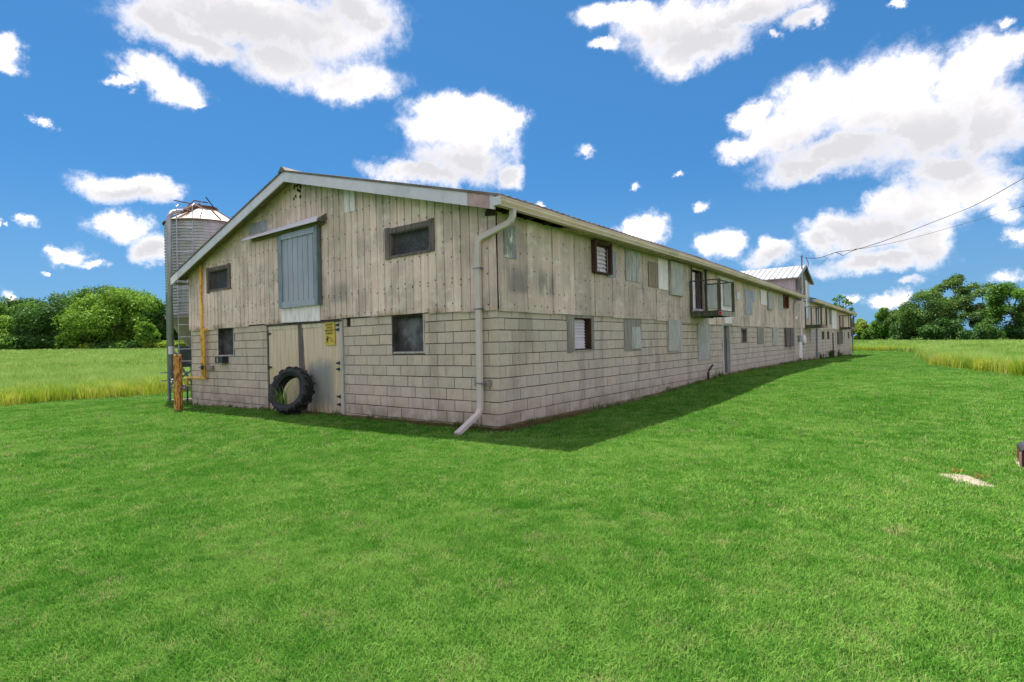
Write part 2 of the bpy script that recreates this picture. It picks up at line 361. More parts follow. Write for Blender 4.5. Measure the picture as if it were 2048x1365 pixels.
M['soffit_side'] = simple_mat('soffit_mossy', (0.50, 0.38, 0.27), 0.3, 2, 0.9, 0, 0.3, (2, 6, 2), (0.14, 0.11, 0.07), 0.75)
M['dark_wood'] = wood_mat('dark_weathered_wood', (0.165, 0.128, 0.122))
M['dark_wood_h'] = wood_mat('dark_weathered_wood_flat', (0.165, 0.128, 0.122), along=0)
M['brown_wood'] = wood_mat('brown_wood', (0.062, 0.030, 0.018))
M['red_brown'] = wood_mat('red_brown_wood', (0.13, 0.05, 0.025))
M['grey_wood'] = wood_mat('grey_board', (0.31, 0.265, 0.225))
M['light_ply'] = simple_mat('pale_plywood', (0.47, 0.43, 0.40), 0.22, 3, 0.8, 0, 0.2, (5, 5, 0.9), (0.25, 0.26, 0.27), 0.6)
M['black_recess'] = simple_mat('dark_interior', (0.045, 0.042, 0.045), 0.6, 4, 0.8, dirt=(0.16, 0.155, 0.17), dirt_amt=0.5)
M['dark_mottled'] = simple_mat('dark_mottled_board', (0.075, 0.065, 0.07), 0.5, 3, 0.85, dirt=(0.24, 0.24, 0.26), dirt_amt=0.6)  # dark board with paler mottling, set inside openings
M['white_paint'] = simple_mat('white_paint', (0.784, 0.673, 0.731), 0.06, 5, 0.5, dirt=(0.55, 0.53, 0.48), dirt_amt=0.4)
M['peeling'] = simple_mat('peeling_paint', (0.26, 0.25, 0.24), 0.2, 6, 0.85, 0, 0.4, (3, 3, 1), (0.78, 0.75, 0.64), 1.0)
M['gutter'] = simple_mat('gutter_beige', (0.814, 0.583, 0.453), 0.10, 1.2, 0.45, dirt=(0.36, 0.36, 0.24), dirt_amt=0.5)
M['gutter_lip'] = simple_mat('gutter_lip', (0.657, 0.528, 0.464), 0.1, 2, 0.45)
M['downspout'] = simple_mat('downspout_grey', (0.638, 0.530, 0.504), 0.05, 1.5, 0.45, dirt=(0.40, 0.39, 0.34), dirt_amt=0.4)
M['roof'] = simple_mat('rusty_roof_metal', (0.15, 0.13, 0.12), 0.35, 3, 0.7, dirt=(0.20, 0.09, 0.05), dirt_amt=0.7)
M['roof_white'] = simple_mat('white_roof_metal', (0.36, 0.36, 0.37), 0.04, 2, 0.4)
M['tower_metal'] = simple_mat('tower_siding', (0.653, 0.549, 0.604), 0.15, 3, 0.5, 0, 0.1, (8, 8, 0.6))
M['old_boards'] = wood_mat('old_grey_boards', (0.23, 0.21, 0.195))
M['door_metal'] = None
M['galv'] = simple_mat('galvanized_steel', (0.440, 0.413, 0.443), 0.16, 2.5, 0.42, 0.55, 0.1, (3, 3, 0.6), (0.30, 0.31, 0.31), 0.5)
M['galv_dark'] = simple_mat('galvanized_dark', (0.17, 0.20, 0.22), 0.2, 4, 0.5, 0.4)
M['galv_pipe'] = simple_mat('galvanized_pipe', (0.418, 0.392, 0.433), 0.12, 3, 0.45, 0.4)
M['hopper'] = simple_mat('hopper_steel', (0.360, 0.309, 0.268), 0.2, 2, 0.5, 0.3)
M['silo_roof'] = simple_mat('silo_roof', (0.66, 0.58, 0.50), 0.12, 2, 0.5, 0.1, 0.05, (1, 1, 1), (0.40, 0.20, 0.12), 0.5)
M['rust'] = simple_mat('rust', (0.16, 0.065, 0.035), 0.3, 9, 0.85)
M['yellow_pipe'] = simple_mat('yellow_gas_pipe', (0.85, 0.48, 0.10), 0.1, 6, 0.5, dirt=(0.42, 0.15, 0.04), dirt_amt=0.7)
M['black_metal'] = simple_mat('black_metal', (0.02, 0.02, 0.022), 0.3, 9, 0.5)
M['grey_metal'] = simple_mat('grey_metal', (0.22, 0.23, 0.25), 0.2, 9, 0.45, 0.5)
M['rubber'] = simple_mat('tyre_rubber', (0.022, 0.023, 0.027), 0.35, 5, 0.65, 0, 0.5, dirt=(0.075, 0.075, 0.075), dirt_amt=0.4)
M['sign'] = simple_mat('sign_yellow', (0.62, 0.43, 0.06), 0.1, 8, 0.5, dirt=(0.45, 0.30, 0.06), dirt_amt=0.5)
M['ink'] = simple_mat('sign_ink', (0.06, 0.035, 0.01), 0.1, 8, 0.6)
M['red'] = simple_mat('red_reflector', (0.50, 0.01, 0.015), 0.1, 8, 0.3)
M['maroon'] = simple_mat('maroon_metal', (0.13, 0.008, 0.012), 0.15, 8, 0.4)
M['concrete'] = simple_mat('pale_concrete', (0.29, 0.24, 0.19), 0.2, 12, 0.9, dirt=(0.16, 0.13, 0.08), dirt_amt=0.7)
M['balc'] = wood_mat('mossy_dark_timber', (0.085, 0.085, 0.055))
M['balc_light'] = wood_mat('mossy_timber_face', (0.318, 0.264, 0.227))
M['lilac'] = simple_mat('lilac_door', (0.424, 0.355, 0.433), 0.1, 3, 0.6)
M['bark'] = simple_mat('bark', (0.11, 0.09, 0.07), 0.35, 6, 0.95)

def door_metal():
    t = NT('dirty_door_metal'); P = t.geo.outputs['Position']
    sp = t.N.new('ShaderNodeSeparateXYZ'); t.L.new(P, sp.inputs[0]); x, z = sp.outputs[0], sp.outputs[2]
    st = t.noise(t.vec(P, (16, 16, 0.7)), 1, 6, 0.6)
    col = t.mix(t.range(st, 0.3, 0.7), (0.56, 0.42, 0.31), (0.78, 0.61, 0.47))
    yel = t.math('MULTIPLY', t.range(z, 1.9, 0.6), t.range(t.noise(t.vec(P, (1.4, 1, 0.7)), 1.3, 4), 0.35, 0.6))
    col = t.mix(t.math('MULTIPLY', yel, 0.75), col, (0.56, 0.42, 0.22))
    # bare galvanised strip right of the tyre
    dz = t.math('ADD', z, t.math('MULTIPLY', t.noise(t.vec(P, (2.2, 1, 1.2)), 1, 5), 0.7))
    bare = t.math('MULTIPLY', t.math('MULTIPLY', t.range(x, -5.62, -5.45), t.range(x, -4.35, -4.85)), t.math('MULTIPLY', t.range(dz, 1.6, 1.3), t.range(dz, 0.3, 0.75)))
    col = t.mix(t.math('MULTIPLY', bare, 0.8), col, (0.20, 0.225, 0.25))
    low = t.math('MULTIPLY', t.range(dz, 1.05, 0.5), t.range(st, 0.4, 0.6))
    col = t.mix(t.math('MULTIPLY', low, 0.6), col, (0.20, 0.18, 0.16))
    return t.done(col, 0.5, 0.1, 0.4)
M['door_metal'] = door_metal()

def post_mat():
    t = NT('bark_stripped_post'); P = t.geo.outputs['Position']
    n = t.noise(t.vec(P, (26, 26, 5)), 1, 6, 0.6)
    col = t.mix(t.range(n, 0.42, 0.60), (0.66, 0.29, 0.07), (0.20, 0.06, 0.018))
    n2 = t.noise(t.vec(P, (40, 40, 12)), 1, 4)
    col = t.mix(t.math('MULTIPLY', t.range(n2, 0.5, 0.62), 0.5), col, (0.70, 0.48, 0.22))
    t.bump(n, 0.8, 0.015)
    return t.done(col, 0.85, 0, 0.2)
M['post'] = post_mat()

# ------------------------------------------------------------------ terrain
LAWN_EDGE_R = [(60, 9), (30, 11), (14, 13.2), (10, 14.9), (8.02, 17.0), (6.9, 19.7), (5.7, 23.4), (5.2, 34), (4.7, 50), (2.6, 58), (-1.4, 62), (-12, 64), (-18.4, 60)]
def edge_r_y(x):      # y of the right hand / far lawn edge for a given x where it is a function of x
    xs = [p[0] for p in LAWN_EDGE_R][::-1]; ys = [p[1] for p in LAWN_EDGE_R][::-1]
    return np.interp(x, xs, ys)
def in_lawn(x, y):
    """lawn: right of the left field, left of / in front of the right field"""
    return (x > -18.4 + 0.25 * np.sin(y * 1.3)) & (y < edge_r_y(x) + 0.2 * np.sin(x * 5.1))
def height(x, y):
    x = np.asarray(x, float); y = np.asarray(y, float)
    b = np.interp(y, [-60, 0, 5, 12, 25, 47, 70], [0, 0, 0.0, 0.2, 0.18, -0.15, -0.1])
    w = np.where(x > 0, np.exp(-(np.clip(x, 0, 60) / 6.5) ** 2), np.exp(-(np.clip(x, -60, 0) / 20) ** 2))
    h = b * w
    h += np.interp(x, [-400, -140, -110, -60, -30, -18, -11, -6, 0], [3.4, 2.15, 1.75, 0.75, 0.05, -0.20, -0.13, -0.02, 0.0]) * np.clip(1 - (y - 60) / 120, 0.15, 1)
    far = np.clip((y - 60) / 60, 0, 1)
    h += far * np.interp(x, [-10, 0, 20, 60], [0.1, 0.1, -0.45, -0.5])
    h += 0.02 * np.sin(x * 0.9 + 1.1) * np.sin(y * 0.7) * np.clip((np.abs(x + 5.8) - 6.5) / 4, 0, 1) * (np.abs(y) < 200)
    return h
def terrain():
    def axis(lo, hi, c, fine, n):
        t = np.linspace(-1, 1, n); s = np.sign(t) * np.abs(t) ** 2.6
        return np.unique(np.concatenate([np.where(s < 0, c + s * (c - lo), c + s * (hi - c)), np.arange(c - fine, c + fine, 0.75)]))
    xs = axis(-1500, 1500, -4, 26, 120); ys = axis(-300, 1800, 10, 34, 120)
    X, Y = np.meshgrid(xs, ys, indexing='ij'); Z = height(X, Y)
    V = np.stack([X, Y, Z], -1).reshape(-1, 3); ny = len(ys)
    i, j = np.meshgrid(np.arange(len(xs) - 1), np.arange(ny - 1), indexing='ij')
    a = (i * ny + j).ravel(); F = np.stack([a, a + ny, a + ny + 1, a + 1], 1)
    t = NT('ground'); P = t.geo.outputs['Position']
    big = t.noise(P, 0.35, 5, 0.55); mid = t.noise(P, 2.2, 6, 0.6); fine = t.noise(P, 38, 6, 0.7); fib = t.noise(t.vec(P, (1, 1, 1)), 130, 3, 0.7)
    col = t.mix(t.range(big, 0.35, 0.65), (0.024, 0.082, 0.008), (0.048, 0.112, 0.014))
    col = t.mix(t.math('MULTIPLY', t.range(mid, 0.4, 0.7), 0.5), col, (0.05, 0.105, 0.013))
    col = t.mix(t.math('MULTIPLY', t.range(fine, 0.35, 0.7), 0.5), col, (0.018, 0.055, 0.005))
    col = t.mix(t.math('MULTIPLY', t.range(fib, 0.5, 0.75), 0.3), col, (0.065, 0.125, 0.02))
    t.bump(fine, 0.9, 0.03)
    return big_mesh('ground', V, F, t.done(col, 0.95, 0, 0.15), smooth=True)
tag(terrain(), kind='structure')

# ------------------------------------------------------------------ barn
zk = lambda k: 1.9 - 0.2032 * k
def W(face, s, n, z): return (s, -n, z) if face == 'g' else (n, s, z)
def eave(y): return float(np.interp(y, [-1, 9, 24.6], [3.78, 3.78, 3.59])) if y < 26 else float(np.interp(y, [27.5, 48], [3.57, 3.33]))
def clad_bot(y): return float(np.interp(y, [0, 6, 15, 25, 47.5], [2.02, 2.0, 1.91, 1.90, 1.92]))
def roof_z(x, y=0):    # top of roof surface
    dz = eave(y) - 3.78
    z = 5.50 - (x + 5.8) / 6.2 * 1.66 if x > -5.8 else 5.50 - (-5.8 - x) / 6.12 * 1.84
    return z + dz
barn = empty('barn', (-5.77, 24, 0), 'long low block and rusty ribbed metal livestock barn with pale blue gable fascia', 'barn')

def subtract(rects, h, pad=0.0):
    out = []
    hx0, hx1, hz0, hz1 = h[0] - pad, h[1] + pad, h[2] - pad, h[3] + pad
    for a, b, c, d in rects:
        if b <= hx0 or a >= hx1 or d <= hz0 or c >= hz1: out.append((a, b, c, d)); continue
        if a < hx0: out.append((a, hx0, c, d))
        if b > hx1: out.append((hx1, b, c, d))
        m0, m1 = max(a, hx0), min(b, hx1)
        if c < hz0: out.append((m0, m1, c, hz0))
        if d > hz1: out.append((m0, m1, hz1, d))
    return out

G_LOW = [(-7.30, -4.22, -0.2, 2.14), (-9.87, -8.99, 1.30, 2.14), (-2.66, -1.75, 1.32, 2.14), (-4.11, -3.98, 1.91, 2.14)]
S_LOW = [(2.46, 3.17, 1.30, 1.96), (12.2, 13.05, 0.23, 1.95), (14.56, 15.2, 1.33, 1.80), (32.7, 33.5, 1.29, 1.76), (34.8, 35.6, 1.29, 1.76), (37.0, 37.7, 0.0, 1.66), (45.5, 46.2, 1.25, 1.75)]
G_UP = [(-10.22, -9.12, 3.13, 3.66), (-2.60, -1.50, 3.21, 3.66)]
S_UP = [(3.24, 3.88, 2.96, 3.56), (9.22, 10.14, 2.38, 3.58), (21.62, 22.35, 2.89, 3.42)]

def backing(name, face, rect, holes, n0, n1, material, parent=barn):
    rs = [rect]
    for h in holes: rs = subtract(rs, h)
    mb = MB()
    for a, b, c, d in rs:
        p, q = W(face, a, n0, c), W(face, b, n1, d)
        mb.box(tuple(min(i, j) for i, j in zip(p, q)), tuple(max(i, j) for i, j in zip(p, q)))
    return build(name, mb, material, parent)
backing('mortar_wall', 'g', (-11.55, -0.023, -0.5, 2.12), G_LOW, -0.2, -0.022, M['mortar'])
backing('mortar_wall', 's', (0.2, 47.5, -0.5, 2.10), S_LOW, -0.2, -0.022, M['mortar'])
backing('stud_wall', 's', (0.2, 47.5, 2.10, 3.30), S_UP, -0.2, -0.02, M['dark_wood'])
rs = backing('stud_wall', 's', (0.2, 24.6, 3.30, 3.55), S_UP, -0.2, -0.02, M['dark_wood'])
def gable_backing():
    mb = MB(); xs = sorted(set([-11.55, -5.8, -0.02] + [h[i] for h in G_UP for i in (0, 1)]))
    for a, b in zip(xs[:-1], xs[1:]):
        cuts = [(2.12, None)]
        for h in G_UP:
            if a >= h[0] - 1e-6 and b <= h[1] + 1e-6: cuts = [(2.12, h[2]), (h[3], None)]
        for z0, z1 in cuts:
            ta, tb = (roof_z(a) - 0.14, roof_z(b) - 0.14) if z1 is None else (z1, z1)
            mb.hexa([(a, 0.02, z0), (b, 0.02, z0), (b, 0.2, z0), (a, 0.2, z0), (a, 0.02, ta), (b, 0.02, tb), (b, 0.2, tb), (a, 0.2, ta)])
    return build('stud_wall', mb, M['dark_wood'], barn)
gable_backing()
# hidden long wall and far end wall so the barn is closed
mb = MB(); mb.box((-11.55, 0.2, -0.5), (-11.35, 47.5, 3.45)); build('rear_wall', mb, M['mortar'], barn)
mb = MB()
for a, b in ((-11.55, -5.8), (-5.8, -0.0)):
    mb.hexa([(a, 47.3, -0.5), (b, 47.3, -0.5), (b, 47.5, -0.5), (a, 47.5, -0.5), (a, 47.3, roof_z(a, 47) - .15), (b, 47.3, roof_z(b, 47) - .15), (b, 47.5, roof_z(b, 47) - .15), (a, 47.5, roof_z(a, 47) - .15)])
build('end_wall', mb, M['mortar'], barn)

# --- concrete blocks, one by one
def block_verts(w, h):
    b = 0.005; x, z = w / 2, h / 2
    o = [(-x, -z), (x, -z), (x, z), (-x, z)]
    vs = [(p[0], p[1], 0.045) for p in o] + [(p[0], p[1], b) for p in o] + [(p[0] - math.copysign(b, p[0]), p[1] - math.copysign(b, p[1]), 0.0) for p in o]
    fs = [(8, 9, 10, 11)] + [(4 + i, 4 + (i + 1) % 4, 8 + (i + 1) % 4, 8 + i) for i in range(4)] + [(i, (i + 1) % 4, 4 + (i + 1) % 4, 4 + i) for i in range(4)]
    return vs, fs      # (s, z, depth)
cells = []
for face, s_lo, s_hi, holes in (('g', -11.55, 0.0, G_LOW), ('s', 0.05, 47.5, S_LOW)):
    for k in range(-1, 12):
        z1, z0 = zk(k), zk(k + 1)
        if k == -1: z1 = 2.07
        off = 0.0 if (k % 2 == 0) == (face == 'g') else 0.2032
        n = int(50 / 0.4064) + 2
        edges = [off + 0.4064 * i for i in range(-1, n)]
        edges = [-e for e in edges][::-1] if face == 'g' else edges
        edges = [s_lo] + [e for e in edges if s_lo + 0.06 < e < s_hi - 0.06] + [s_hi]
        for a, b in zip(edges[:-1], edges[1:]):
            for r in [(a, b, z0, z1)] if k < 11 else []:
                rr = [r]
                for h in holes: rr = subtract(rr, h, 0.0)
                for (p, q, u, v) in rr:
                    gapz = 0.0065
                    if q - p > 0.05 and v - u > 0.04: cells.append((face, p + 0.0065 if p > s_lo else p, q - 0.0065 if q < s_hi else q, u + gapz, v - gapz))
def size_of(c):
    f, a, b, z0, z1 = c; p = np.array(W(f, (a + b) / 2, 0, (z0 + z1) / 2)) - CAM
    d = np.linalg.norm(p); nrm = np.array([0, -1, 0]) if f == 'g' else np.array([1, 0, 0])
    if z1 < height(*W(f, (a + b) / 2, 0.1, 0)[:2]): return 0
    return (b - a) * (z1 - z0) * abs(p @ nrm) / d ** 3
cells.sort(key=size_of, reverse=True)
cells = [c for c in cells if size_of(c) > 0]
cache = {}; joined = MB(); tones = []
for i, (f, a, b, z0, z1) in enumerate(cells):
    w, h = round(b - a, 3), round(z1 - z0, 3)
    jut = rng.normal(0, 0.0028); dn = float(jut)
    if i < 300:
        key = (f, w, h)
        if key not in cache:
            vs, fs = block_verts(w, h)
            me = bpy.data.meshes.new('block'); me.from_pydata([W(f, s, -d, z) for s, z, d in vs], [], fs)
            bm = bmesh.new(); bm.from_mesh(me); bmesh.ops.recalc_face_normals(bm, faces=bm.faces)
            for fc in bm.faces:
                pass
            bm.to_mesh(me); bm.free(); me.materials.append(M['block_a']); cache[key] = me
        o = bpy.data.objects.new('block', cache[key]); link(o, barn, W(f, (a + b) / 2, dn, (z0 + z1) / 2 + rng.normal(0, 0.0012))); e_ = rng.normal(0, 0.005); o.rotation_euler = (0, e_, 0) if f == 'g' else (e_, 0, 0)
    else:
        vs, fs = block_verts(w, h)
        joined.add([W(f, (a + b) / 2 + s, dn - d, (z0 + z1) / 2 + z) for s, z, d in vs], fs); tones += [rng.random()] * len(fs)
tag(build('block_courses', joined, M['block_b'], barn, tone=tones), kind='stuff')

# --- ribbed siding
def ribbed(name, face, s0, s1, zb, ztop, material, n0=0.03, pitch=0.205, phase=None, rib=0.010, holes=(), rows=7, dent=0.004, parent=barn, groove=True, seam=True):
    """one ribbed sheet; ztop is a number or a function of s. Ribs stand proud with a narrow groove beside them."""
    phase = s0 if phase is None else phase
    cols = [(s0, 0.0), (s1, 0.0)]
    k0 = math.floor((s0 - phase) / pitch) - 1
    c = phase + k0 * pitch
    while c < s1 + pitch:
        prof = [(-0.022, 0), (-0.012, rib), (0.006, rib), (0.011, 0)]
        if groove: prof += [(0.012, -0.016), (0.0215, -0.016), (0.0225, 0)]
        prof += [(pitch * 0.36, 0), (pitch * 0.4, 0.003), (pitch * 0.62, 0.003), (pitch * 0.66, 0)]
        for dx, dn in prof:
            s = c + dx
            if s0 + 0.001 < s < s1 - 0.001: cols.append((s, dn))
        c += pitch
    hs = [h for h in holes if h[0] < s1 and h[1] > s0]
    for h in hs:
        for e in h[:2]:
            if s0 < e < s1: cols.append((e, 0.0))
    cols = sorted(cols); cols = [cols[0]] + [q for p, q in zip(cols[:-1], cols[1:]) if q[0] - p[0] > 1e-5]
    zt = (lambda s: ztop) if isinstance(ztop, (int, float)) else ztop
    zmin = min(zt(s0), zt(s1))
    zr = list(np.linspace(zb, zmin - 0.05, rows)) + [z for h in hs for z in h[2:4] if zb < z < zmin - 0.03]
    zr = sorted(set(round(z, 4) for z in zr)); nr = len(zr) + 1
    jit = rng.normal(0, dent, (nr, 5)); mb = MB()
    tilt = rng.normal(0, 0.0015); skew = rng.normal(0, 0.004)
    for s, dn in cols:
        t = (s - s0) / (s1 - s0)
        for r in range(nr):
            z = zr[r] if r < nr - 1 else zt(s)
            if r == 0: z += skew * (t - 0.5) * 2
            w = np.interp(t * 4, range(5), jit[r])
            edge = 0.007 * (1 - t) if seam else 0
            mb.v.append(W(face, s, n0 + dn + w + edge, z))
    for i in range(len(cols) - 1):
        sm = (cols[i][0] + cols[i + 1][0]) / 2
        for r in range(nr - 1):
            z0, z1 = zr[r], (zr[r + 1] if r + 1 < nr - 1 else zt(sm)); zm = (z0 + z1) / 2
            if any(h[0] < sm < h[1] and h[2] < zm < h[3] for h in hs): continue
            a = i * nr + r; mb.f.append((a, a + nr, a + nr + 1, a + 1))
    # turned-in edges give the sheet thickness
    return build(name, mb, material, parent, recalc=False)
x = 0.045; seams = []
e = -0.76
edges = [0.045]
while e > -11.5: edges.append(e); e -= 0.82
edges.append(-11.56)
for a, b in zip(edges[1:], edges[:-1]):
    zb = float(np.interp(a, [-11.5, -7.4, -4.2, 0], [2.05, 2.07, 2.09, 2.02])) + rng.normal(0, 0.008)
    ribbed('siding_panel', 'g', a, b, zb, lambda s: roof_z(s) - 0.12, M['siding_g'], n0=0.03 + rng.random() * 0.006, phase=-0.76, holes=G_UP, dent=0.003)
edges = [0.0] + [0.84 + 0.82 * i for i in range(29)] + [24.72]
for a, b in zip(edges[:-1], edges[1:]):
    ribbed('siding_panel', 's', a, b, clad_bot((a + b) / 2) + rng.normal(0, 0.013), eave((a + b) / 2) - 0.10, M['siding_s'], n0=0.03 + rng.random() * 0.008, phase=0.02, holes=S_UP, dent=0.004, rib=0.008)
e = 24.72; edges = [e]
while e + 0.82 < 47.4: e += 0.82; edges.append(e)
edges.append(47.55)
for a, b in zip(edges[:-1], edges[1:]):
    ribbed('siding_panel', 's', a, b, clad_bot((a + b) / 2) + rng.normal(0, 0.015), (eave((a + b) / 2) if b > 28.3 else 3.5) - 0.10, M['siding_s'], n0=0.03 + rng.random() * 0.008, phase=24.72, holes=S_UP, dent=0.004, rib=0.008, rows=3)
# nails with dark washers
mb = MB()
def nail(face, s, z, n=0.047):
    c = W(face, s, n, z); r = 0.0145; vs = []
    for dn in (0, 0.005):
        for j in range(6):
            a = j * math.pi / 3; vs.append(W(face, s + r * math.cos(a), n - 0.004 + dn, z + r * math.sin(a)))
    mb.add(vs, [(6, 7, 8, 9, 10, 11)] + [(j, (j + 1) % 6, 6 + (j + 1) % 6, 6 + j) for j in range(6)])
for i in range(57):
    s = -0.76 + 0.205 * (3 - i)
    if s < -11.5: break
    top = roof_z(s) - 0.2
    for z in (2.16, 2.55, 2.62, 3.1, 3.35, 3.85, 4.3, 4.75, 5.15):
        if z < top and rng.random() < 0.92: nail('g', s, z + rng.normal(0, 0.025), 0.05)
for i in range(60):
    s = 0.02 + 0.205 * i
    for z in (2.12, 2.40, 2.75, 3.05, 3.4):
        if rng.random() < 0.7: nail('s', s, z + rng.normal(0, 0.03), 0.05)
tag(build('nails', mb, M['black_metal'], barn), kind='stuff')
# nest holes under the ridge
mb = MB()
for i in range(17):
    nail('g', -5.95 + rng.random() * 0.4, 4.9 + rng.random() * 0.36, 0.05)
    c = len(mb.v) - 12
    cx = np.mean([v[0] for v in mb.v[c:]]); cz = np.mean([v[2] for v in mb.v[c:]])
    for q in range(c, c + 12): v = mb.v[q]; mb.v[q] = (cx + (v[0] - cx) * 2.3, v[1], cz + (v[2] - cz) * 2.3)
tag(build('peck_holes', mb, M['black_recess'], barn), kind='stuff')

# --- roof
def roof_part(y0, y1, material, name='roof'):
    for side in (1, -1):
        xe = 0.40 if side > 0 else -11.92
        n = int((y1 - y0) / 0.05); V = MB()
        for i in range(n + 1):
            y = y0 + (y1 - y0) * i / n; wv = 0.014 * abs(math.sin(math.pi * y / 0.2)) ** 3 + 0.004 * math.sin(y * 2.3)
            for xx in (-5.8, (xe - 5.8) / 2, xe + side * 0.012 * math.sin(y * 1.7)):
                V.v.append((xx, y, roof_z(xx, y) + wv)); V.v.append((xx, y, roof_z(xx, y) - 0.045))
        for i in range(n):
            a = i * 6
            for k in (0, 2):
                V.f.append((a + k, a + k + 2, a + k + 8, a + k + 6)); V.f.append((a + k + 1, a + k + 7, a + k + 9, a + k + 3))
            V.f.append((a + 4, a + 5, a + 11, a + 10))
        V.f.append((0, 1, 3, 2)); V.f.append((2, 3, 5, 4)); a = n * 6; V.f.append((a, a + 2, a + 3, a + 1)); V.f.append((a + 2, a + 4, a + 5, a + 3))
        build(name, V, material, barn, recalc=True)
roof_part(-0.40, 24.75, M['roof']); roof_part(28.3, 48.0, M['roof'])
mb = MB(); 
mb.hexa([(-5.95, -0.42, 5.45), (-5.65, -0.42, 5.45), (-5.65, 24.7, 5.25), (-5.95, 24.7, 5.25), (-5.83, -0.42, 5.56), (-5.77, -0.42, 5.56), (-5.77, 24.7, 5.36), (-5.83, 24.7, 5.36)])
build('ridge_cap', mb, M['roof'], barn)
# fascia along the rakes
def rake(x0, x1, y, material, h=0.235, name='fascia_board', drop=0.03, t=0.03, label=None):
    mb = MB(); z = lambda x: roof_z(x, max(y, 0)) - drop
    mb.hexa([(x0, y - t, z(x0) - h), (x1, y - t, z(x1) - h), (x1, y, z(x1) - h), (x0, y, z(x0) - h), (x0, y - t, z(x0)), (x1, y - t, z(x1)), (x1, y, z(x1)), (x0, y, z(x0))])
    o = build(name, mb, material, barn)
    if label: o['label'] = label
rake(-5.797, -2.9, -0.352, M['fascia']); rake(-2.897, -0.272, -0.352, M['fascia']); rake(-0.268, 0.205, -0.354, M['fascia_rust'], label='pinkish rusted fascia end piece'); rake(0.208, 0.30, -0.352, M['fascia'])
rake(-11.45, -8.7, -0.352, M['fascia']); rake(-8.697, -5.803, -0.352, M['fascia']); rake(-11.90, -11.454, -0.355, M['patch_white'], h=0.24)
rake(-5.0, 0.38, 28.29, M['hatch_frame'])
# rake soffit and eave soffit
for x0, x1 in ((-11.85, -5.82), (-5.78, 0.25)):
    mb = MB(); n = 8
    for i in range(n):
        a = x0 + (x1 - x0) * i / n; b = x0 + (x1 - x0) * (i + 1) / n - 0.004; z = lambda x: roof_z(x) - 0.125
        mb.hexa([(a, -0.35, z(a)), (b, -0.35, z(b)), (b, 0.02, z(b)), (a, 0.02, z(a)), (a, -0.35, z(a) + 0.02), (b, -0.35, z(b) + 0.02), (b, 0.02, z(b) + 0.02), (a, 0.02, z(a) + 0.02)])
    build('soffit', mb, M['soffit'], barn)
# batten under the left rake
mb = MB(); mb.bar((-11.5, -0.06, roof_z(-11.5) - 0.15), (-5.8, -0.06, roof_z(-5.8) - 0.15), 0.03, 0.035); build('batten', mb, M['soffit_side'], barn)
mb = MB(); mb.bar((-5.75, -0.06, roof_z(-5.75) - 0.15), (-0.9, -0.06, roof_z(-0.9) - 0.15), 0.03, 0.03); build('batten', mb, M['soffit_side'], barn)
mb = MB(); mb.box((-11.85, -0.33, 3.42), (-11.5, -0.05, 3.445)); build('eave_return', mb, M['dark_wood'], barn)
def eave_soffit(y0, y1, step):
    y = y0
    while y < y1 - 0.05:
        ye = min(y + step, y1); za, zb = eave(y), eave(ye); mb = MB()
        for s0 in (0,):
            mb.hexa([(0.05, y, za - 0.12), (0.31, y, za - 0.145), (0.31, ye - 0.006, zb - 0.145), (0.05, ye - 0.006, zb - 0.12),
                     (0.05, y, za - 0.10), (0.31, y, za - 0.12), (0.31, ye - 0.006, zb - 0.12), (0.05, ye - 0.006, zb - 0.10)])
        build('soffit', mb, M['soffit_side'], barn); y = ye
eave_soffit(1.9, 24.7, 2.44); eave_soffit(28.35, 47.6, 4.8)
mb = MB(); mb.box((0.28, -0.3, 3.66), (0.30, 1.88, 3.80)); mb.box((-0.02, -0.02, 3.62), (0.02, 1.9, 3.70)); build('rafter_board', mb, M['brown_wood'], barn)
for i in range(3):
    mb = MB(); mb.box((0.0, 0.15 + 0.61 * i, 3.66), (0.28, 0.19 + 0.61 * i, 3.76)); build('rafter_tail', mb, M['brown_wood'], barn)
mb = MB(); mb.hexa([(-0.17, -0.052, 3.62), (0.04, -0.052, 3.60), (0.04, 0.0, 3.60), (-0.17, 0.0, 3.62), (-0.17, -0.052, 3.76), (0.04, -0.052, 3.71), (0.04, 0.0, 3.71), (-0.17, 0.0, 3.76)]); build('corner_gap', mb, M['brown_wood'], barn)

# --- gutters (K profile swept along y) with straps
def gutter(y0, y1, n):
    prof = [(0.305, -0.02), (0.305, -0.125), (0.40, -0.125), (0.415, -0.10), (0.44, -0.06), (0.445, -0.012), (0.455, -0.012), (0.455, 0.006), (0.432, 0.006), (0.432, -0.05), (0.395, -0.11), (0.32, -0.11), (0.32, -0.02)]
    mb = MB(); k = len(prof)
    for i in range(n + 1):
        y = y0 + (y1 - y0) * i / n; s = 0.006 * math.sin(i * 1.9)
        for px, pz in prof: mb.v.append((px, y, eave(y) + pz + s))
    for i in range(n):
        for j in range(k): a, b = i * k + j, i * k + (j + 1) % k; mb.f.append((a, b, b + k, a + k))
    mb.f.append(tuple(range(k))[::-1]); mb.f.append(tuple(n * k + j for j in range(k)))
    g = build('gutter', mb, M['gutter'], barn)
    cap = MB(); 
    cap.box((0.303, y0 - 0.012, eave(y0) - 0.128), (0.452, y0 - 0.001, eave(y0) + 0.008)); build('end_cap', cap, M['fascia'], g)
    mb = MB()
    for i in range(n): 
        a, b = y0 + (y1 - y0) * i / n, y0 + (y1 - y0) * (i + 1) / n
        mb.hexa([(0.40, a, eave(a) - 0.133), (0.425, a, eave(a) - 0.133), (0.425, b, eave(b) - 0.133), (0.40, b, eave(b) - 0.133), (0.40, a, eave(a) - 0.122), (0.425, a, eave(a) - 0.118), (0.425, b, eave(b) - 0.118), (0.40, b, eave(b) - 0.122)])
    build('gutter_lip', mb, M['gutter_lip'], g)
    return g
